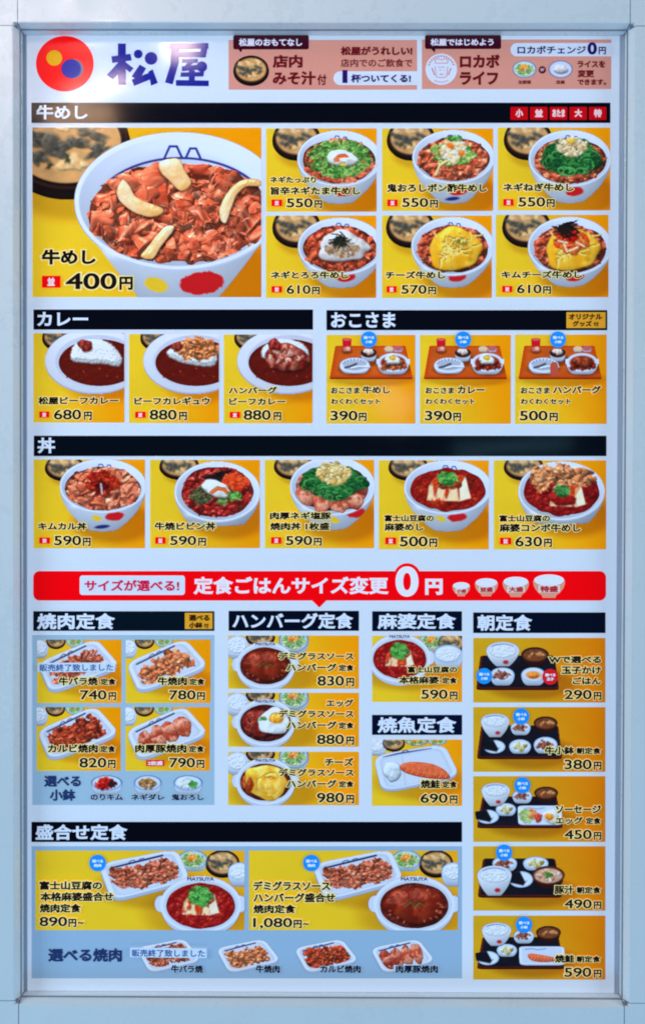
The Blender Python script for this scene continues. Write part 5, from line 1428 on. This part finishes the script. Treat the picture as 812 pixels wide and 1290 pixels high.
for n_ in (('焼鮭', 529, 981.7, 553.7, 992.8), ('定食', 556, 983, 575.3, 992.2)): name(o, *n_)
price(o, '690', 529, 998.8, 563, 1011, 565.8, 575.5)

# ------------------------------------------------------------------ breakfast sets on dark trays
def tray(o, cl, x0, x1, y0, bx0, bx1, y1, z=3):
    c = Canvas(bx0 - 3, y0 - 3, bx1 + 3, y1 + 5, cl, 0.8)
    X, Y = c.X, c.Y
    q = A((x0, y0), (x1, y0), (bx1, y1), (bx0, y1)) if False else np.array([(x0, y0), (x1, y0), (bx1, y1), (bx0, y1)], float)
    c.fill(poly(X, Y, quad_round(q + A(0, 2.4), 0.06)), A(58, 14, 10))
    c.fill(poly(X, Y, quad_round(q, 0.06)), A(98, 28, 18))
    n = fbm(X / 14, Y / 9, 2)
    c.fill(poly(X, Y, quad_round(scale_pts(q, 0.955, 0.6, 0), 0.05)), A(20, 20, 30) * (0.8 + 0.5 * n)[..., None])
    c.emit('tray', o, z)
def ricebowl(o, cl, cx, cy, rx, ry, yb, z=5):
    c = Canvas(cx - rx - 1, cy - ry * 1.4, cx + rx + 1, yb + 2, cl, 0.6)
    X, Y = c.X, c.Y
    t = np.clip((Y - cy) / (yb - cy), 0, 1)
    wd = rx * (1 - 0.62 * t ** 1.9)
    c.fill(np.maximum(np.maximum(np.abs(X - cx) - wd, cy - Y), Y - yb), A(224, 228, 238) * (1 - 0.25 * t ** 2 - 0.12 * np.clip((X - cx) / rx, 0, 1))[..., None])
    c.fill(ell(X, Y, cx + rx * 0.18, cy + (yb - cy) * 0.74, rx * 0.17, rx * 0.12), A(176, 30, 40), cover=False)
    c.fill(ell(X, Y, cx, cy, rx, ry), A(236, 238, 246))
    c.fill(ell(X, Y, cx, cy, rx * 0.93, ry * 0.88), A(206, 212, 228))
    for k in range(8):
        a = math.radians(215 + k * 14)
        c.strip([(cx + rx * 0.80 * math.cos(a), cy + ry * 0.72 * math.sin(a)), (cx + rx * 0.74 * math.cos(a + 0.16), cy + ry * 0.70 * math.sin(a + 0.16))], 0.9, A(70, 90, 150), sh=0, hh=0, cover=False)
    n = fbm(X / 1.4, Y / 1.4, 5, 3)
    f = ell(X, Y, cx, cy + ry * 0.18, rx * 0.80, ry * 0.74) + 1.0 * (n - 0.5)
    a = c.fill(f, A(228, 230, 234) * (0.88 + 0.24 * n)[..., None], cover=False)
    c.H = np.where(a > 0.5, n * 1.6, 0)
    c.relight(0.6, 0.42, 25)
    c.emit('rice_bowl', o, z)
def miso(o, cl, cx, cy, rx, ry, pork=False, z=5):
    c = Canvas(cx - rx - 1, cy - ry - 1, cx + rx + 1, cy + ry * 1.9, cl, 0.6)
    X, Y = c.X, c.Y
    c.fill(ell(X, Y, cx, cy + ry * 0.5, rx * 0.9, ry * 1.0), A(44, 16, 12))
    c.fill(ell(X, Y, cx, cy, rx, ry), A(84, 36, 24) if pork else A(50, 26, 20))
    n = fbm(X / 3.5, Y / 2.5, 7)
    c.fill(ell(X, Y, cx, cy + ry * 0.06, rx * 0.86, ry * 0.8), (A(208, 160, 132) if pork else A(118, 62, 34)) * (0.75 + 0.5 * n)[..., None])
    if pork:
        crumbs(c, cx, cy, rx * 0.66, ry * 0.55, 26, 4, 2.4, ((226, 180, 160), (200, 130, 100), (236, 206, 186)), sh=0.2)
        greens(c, cx, cy - 0.5, rx * 0.2, ry * 0.24, 22, 3, 2.0, cols=((40, 100, 34), (80, 140, 54)))
    else:
        crumbs(c, cx + 1, cy + 1, rx * 0.55, ry * 0.45, 9, 4, 2.4, ((206, 140, 84), (180, 110, 60), (226, 170, 110)), sh=0.2)
    c.relight(0.6, 0.42, 30)
    c.emit('miso_soup', o, z)
def d_beef(c, cx, cy, rx, ry):
    meat(c, cx, cy + ry * 0.1, rx * 0.58, ry * 0.5, rx * 0.2, 16, 4, pal=((130, 60, 44), (176, 104, 80), (210, 150, 126)))
def d_pickle(c, cx, cy, rx, ry):
    crumbs(c, cx, cy + ry * 0.08, rx * 0.56, ry * 0.55, 26, 4, rx * 0.15, ((226, 214, 160), (206, 190, 120), (236, 230, 200), (150, 130, 60)), sh=0.2)
def d_yolk(c, cx, cy, rx, ry):
    c.fill(ell(c.X, c.Y, cx, cy + ry * 0.1, rx * 0.64, ry * 0.58), A(226, 150, 90), cover=False)
    c.piece(cx, cy + ry * 0.12, rx * 0.4, ry * 0.4, 0, A(236, 116, 30), A(244, 150, 60), seed=2, wob=0.05, sh=0.1, hh=3)
def d_nori(c, cx, cy, rx, ry):
    c.fill(poly(c.X, c.Y, [(cx - rx * 1.1, cy - ry * 0.7), (cx - rx * 0.1, cy - ry * 1.0), (cx + rx * 0.35, cy + ry * 0.3), (cx + rx * 0.5, cy + ry * 0.1), (cx + rx * 0.2, cy + ry * 0.75), (cx - rx * 1.0, cy + ry * 0.35)]), A(18, 18, 26))
BLU, INN = A(150, 180, 214), A(218, 226, 238)
def dish(o, cl, x, y, rx, ry, fd, body=3, z=5):
    small_plate(o, x, y, rx, ry, z, BLU, INN, fd, body, 'small_dish', cl)
def morning(y0, y1, label, nm, pr):
    o, cl = tile(595.7, y0, 761.6, y1, label, [(668, y0 + 58, 56, 20, 0.75)], cb=(226, 122, 0), ca=(212, 160, 24), bias=-0.12)
    for n_ in nm: name(o, *n_)
    text('price', o, pr[0], pr[1], pr[2], pr[3], pr[4], INKC, 12, 0.02, HALO, 0.075)
    text('yen_sign', o, '円', 746.5, pr[2] + 2.6, 756.2, pr[4] + 0.8, INKC, 12, 0.045, HALO, 0.12)
    return o, cl
o, cl = morning(803.7, 884.9, 'picture of raw egg breakfast set priced 290', [('Wで選べる', 690, 826, 755.8, 835.4), ('玉子かけ', 706, 839, 755.8, 849), ('ごはん', 720, 852.4, 755.8, 862)], ('290', 709.7, 868.6, 744, 880.6))
tray(o, cl, 604.4, 698, 825.5, 599, 703.5, 867)
ricebowl(o, cl, 632.6, 818.7, 21, 10.4, 839.5)
miso(o, cl, 673, 824.6, 17.4, 9.6)
dish(o, cl, 632, 849.5, 15.4, 9, d_beef, 5); dish(o, cl, 671, 849.5, 15.4, 9, d_yolk, 5)
round_badge(o, 609, 851.3, 10); round_badge(o, 692, 852.3, 10, '選べる', '玉子', (216, 30, 36), 10)
o, cl = morning(890.8, 972.2, 'picture of beef side dish breakfast set priced 380', [('牛小鉢', 684.7, 939.6, 722.3, 950), ('朝定食', 724.8, 941, 756, 949.6)], ('380', 709.7, 956.2, 744, 968.6))
tray(o, cl, 605.5, 702.5, 913.5, 600, 707.5, 954)
ricebowl(o, cl, 623, 907.4, 18, 8.6, 928.6)
dish(o, cl, 655, 915.5, 12.6, 6.5, d_beef, 4); miso(o, cl, 686.4, 910.6, 15, 8.4)
dish(o, cl, 622, 940.5, 14, 8.6, d_nori, 0); dish(o, cl, 654.3, 939.5, 13.8, 8.4, d_pickle, 1.5); dish(o, cl, 686.4, 937.5, 15, 9.6, d_beef, 2)
round_badge(o, 655.4, 902, 10.3)
o, cl = morning(977.8, 1060.4, 'picture of sausage and egg breakfast set priced 450', [('ソーセージ', 698.6, 1013.7, 755.8, 1024), ('エッグ', 698.6, 1028.3, 733, 1037.6), ('定食', 736.3, 1029, 755.8, 1037.8)], ('450', 709.7, 1044.6, 744, 1056.4))
tray(o, cl, 607, 700.5, 1003, 600, 708.5, 1041)
ricebowl(o, cl, 623.7, 994.6, 18, 8.6, 1015.4)
dish(o, cl, 657, 1001.5, 12.6, 6.5, d_beef, 4); miso(o, cl, 687, 998.6, 15, 8)
dish(o, cl, 613.5, 1028.6, 14.5, 9, d_nori, 0); dish(o, cl, 636.5, 1018.8, 12.8, 7.4, d_pickle, 1.5)
def long_plate(o, cl, x0, y0, x1, y1, kind, z=5):
    c = Canvas(x0 - 1, y0 - 1, x1 + 1, y1 + 3, cl, 0.7); X, Y = c.X, c.Y
    q = np.array([(x0, y0), (x1 - 1, y0), (x1, y1), (x0 + 1, y1)], float)
    c.fill(poly(X, Y, quad_round(q + A(0, 1.4), 0.14)), A(170, 180, 204))
    c.fill(poly(X, Y, quad_round(q, 0.14)), A(230, 234, 244))
    c.fill(poly(X, Y, quad_round(scale_pts(q, 0.88), 0.12)), A(212, 218, 234))
    c.strip([(x0 + 8, y0 + 4), (x0 + 16, y0 + 3), (x0 + 24, y0 + 4.4), (x0 + 34, y0 + 3)], 1.1, A(110, 140, 200), sh=0, hh=0, cover=False)
    if kind == 0:
        greens(c, x0 + 12, y0 + 13, 8, 8, 60, 3, 2.6, cols=((170, 190, 110), (206, 214, 150), (140, 170, 80)))
        crumbs(c, x0 + 19, y0 + 11, 4, 6, 14, 5, 2.2, ((220, 160, 90), (206, 120, 60)))
        c.piece(x0 + 26, y0 + 15, 4.6, 6, 0.3, A(190, 40, 30), A(220, 90, 60), seed=3)
        c.piece(x0 + 42, y0 + 14, 10, 7.5, 0, A(238, 236, 232), seed=5, hh=2)
        c.piece(x0 + 40, y0 + 14.4, 5.4, 4.6, 0, A(240, 140, 30), seed=6, hh=3, sh=0.1)
        c.relight(spec=30)
    c.emit('plate', o, z)
    if kind == 1:
        salmon(o, [(x0 + 11, y0 + 11.5), (x0 + 15, y0 + 9), (x0 + 30, y0 + 11), (x0 + 44, y0 + 14), (x0 + 45, y0 + 17.5), (x0 + 30, y0 + 19), (x0 + 16, y0 + 17)], cl, z + 2, 0.5)
long_plate(o, cl, 651, 1014.5, 707.5, 1038, 0)
round_badge(o, 657, 988.8, 10.3)
o, cl = morning(1066, 1147, 'picture of pork soup breakfast set priced 490', [('豚汁', 697, 1114.5, 722, 1125.6), ('朝定食', 725, 1116, 755.8, 1125)], ('490', 709.7, 1132, 744, 1143.6))
tray(o, cl, 607.7, 698.6, 1081, 601, 707.5, 1128.5)
dish(o, cl, 635, 1086.5, 15.6, 8, d_beef, 3); dish(o, cl, 674, 1086.5, 16, 7.8, d_pickle, 2)
dish(o, cl, 655.4, 1107.5, 15.5, 10.5, d_nori, 0)
ricebowl(o, cl, 622, 1101, 21.6, 11, 1128, 7)
miso(o, cl, 689.8, 1102, 20.5, 11.6, True, 7)
round_badge(o, 634, 1073.3, 10.3)
o, cl = morning(1153.4, 1233.8, 'picture of grilled salmon breakfast set priced 590', [('焼鮭', 697.5, 1201.7, 722.3, 1212), ('朝定食', 724.8, 1203, 755.4, 1211.6)], ('590', 709.7, 1217.8, 743.5, 1229.8))
tray(o, cl, 607, 703, 1180, 600, 710.5, 1218.5)
ricebowl(o, cl, 624.8, 1170.6, 18.6, 8.8, 1191.4)
dish(o, cl, 659, 1177.5, 13, 6.8, d_beef, 4); miso(o, cl, 690, 1174.4, 15.6, 8.4)
dish(o, cl, 613.7, 1206.6, 14.5, 9, d_nori, 0); dish(o, cl, 637.7, 1196, 12.8, 7.4, d_pickle, 1.5)
long_plate(o, cl, 652.7, 1191.7, 711, 1214.5, 1)
round_badge(o, 659, 1164, 10.4)

# ------------------------------------------------------------------ combination sets
pan2 = flat('blue_panel', poster, rect(40.2, 1066, 581.4, 1232.4), PB * A(0.93, 0.95, 0.99), 1, 'pale blue panel behind the combination sets')
def combo_tile(x0, x1, label, dx, fd, lines, pr):
    o, cl = tile(x0, 1071.4, x1, 1171.6, label, [(dx + 252, 1150, 70, 34, 0.5), (dx + 190, 1118, 66, 26, 0.6)], cb=(232, 160, 20), bias=-0.25)
    flat_back = Canvas(dx + 225, 1071.4, x1, 1110, cl, 2)
    small_plate(o, dx + 243, 1083, 19, 12.5, 3, A(120, 160, 176), A(190, 208, 204), d_salad, 2, 'salad_dish', cl)
    soup_bowl(o, cl, dx + 280.5, 1086.5, 19, 14.5, 0.7)
    small_plate(o, dx + 302, 1098, 15, 12, 4, A(170, 196, 226), A(216, 222, 236), d_rice, 7, 'rice_bowl', cl)
    meat_plate(o, cl, [(dx + 124, 1088), (dx + 223, 1069), (dx + 240, 1108), (dx + 141.5, 1134)], 'bara', seed=8, sz=6.2)
    skillet(o, cl, dx + 253, 1139, 51, 36, fd, 7, frx=0.85, fry=0.80)
    round_badge(o, dx + 123.6, 1086.4, 10.6, '選べる', '焼肉')
    for n_ in lines: name(o, *n_)
    text('price', o, *pr[0], INKC, 12, 0.02, HALO, 0.075)
    text('yen_sign', o, *pr[1], INKC, 12, 0.045, HALO, 0.12)
    text('price_mark', o, *pr[2], INKC, 12, 0.045, HALO, 0.12)
combo_tile(45, 307.9, 'picture of chili tofu and grilled meat combination set', 0, g_mabo, [('富士山豆腐の', 50.7, 1109, 129.3, 1120.5), ('本格麻婆盛合せ', 51.4, 1123, 143.6, 1134.6), ('焼肉定食', 50.7, 1137.5, 103, 1149)], [('890', 50.7, 1154, 85.4, 1166), ('円', 87, 1156.5, 97, 1167), ('~', 99, 1160, 106, 1163.4)])
combo_tile(313.6, 576.2, 'picture of hamburg and grilled meat combination set', 268.4, g_hamburg, [('デミグラスソース', 319, 1109, 416, 1121.2), ('ハンバーグ盛合せ', 319, 1124, 422, 1135.8), ('焼肉定食', 319, 1138.6, 372.5, 1150)], [('1,080', 319, 1155.4, 368, 1169.2), ('円', 369.6, 1157.8, 380, 1168.4), ('~', 381.6, 1161.4, 388.6, 1164.8)])
text('panel_lettering', pan2, '選べる焼肉', 61, 1194.4, 154, 1211.6, A(30, 52, 100), 4, 0.04)
NOC = (0, 0, 900, 1400)
for (x, y, kind, t, a, b, sd) in ((213, 1202.5, 'bara', '牛バラ焼', 215.7, 256, 11), (313, 1203, 'yaki', '牛焼肉', 322, 352.5, 12), (411, 1203, 'karubi', 'カルビ焼肉', 402.9, 454, 13), (507, 1203, 'buta', '肉厚豚焼肉', 498, 551, 14)):
    meat_plate(pan2, NOC, [(x - 41, y - 9), (x + 19, y - 21), (x + 41, y + 7), (x - 24, y + 22)], kind, seed=sd, sz=5.0, step=0.6)
    text('panel_lettering', pan2, t, a, 1215, b, 1225, A(12, 22, 44), 10, 0.04, A(168, 192, 212), 0.1)

# ------------------------------------------------------------------ pasted sold-out stickers
def sticker(x0, y0, x1, y1, label, turn):
    s = empty('sold_out_sticker', label, 'sticker')
    s['group'] = 'sold out stickers'
    a, b = PT(x0, y0); c_, d = PT(x1, y1)
    V = [(x, y, z) for x in (a, c_) for y in (-22.4 * LAYER, -16 * LAYER) for z in (d, b)]
    F_ = [(0, 1, 3, 2), (4, 6, 7, 5), (0, 4, 5, 1), (2, 3, 7, 6), (0, 2, 6, 4), (1, 5, 7, 3)]
    link_mesh('paper_strip', ink_mesh(V, F_, np.tile(A(206, 222, 238), (8, 1))), INK, s)
    text('sticker_lettering', s, '販売終了致しました', x0 + 2, y0 + 1.6, x1 - 2, y1 - 1.2, A(34, 84, 150), 23, 0.02)
    m = Vector(((a + c_) / 2, 0, (b + d) / 2))
    s.location = m
    s.rotation_euler = (0, math.radians(turn), 0)
    from mathutils import Matrix
    for ch in s.children:
        ch.matrix_parent_inverse = Matrix.Translation(-m)
sticker(49, 834.2, 145.6, 846, 'white sold out paper strip pasted over the beef belly set picture', -0.35)
sticker(164.8, 1192.8, 260.6, 1204.8, 'white sold out paper strip pasted over the small meat dish in the bottom row', 0.4)
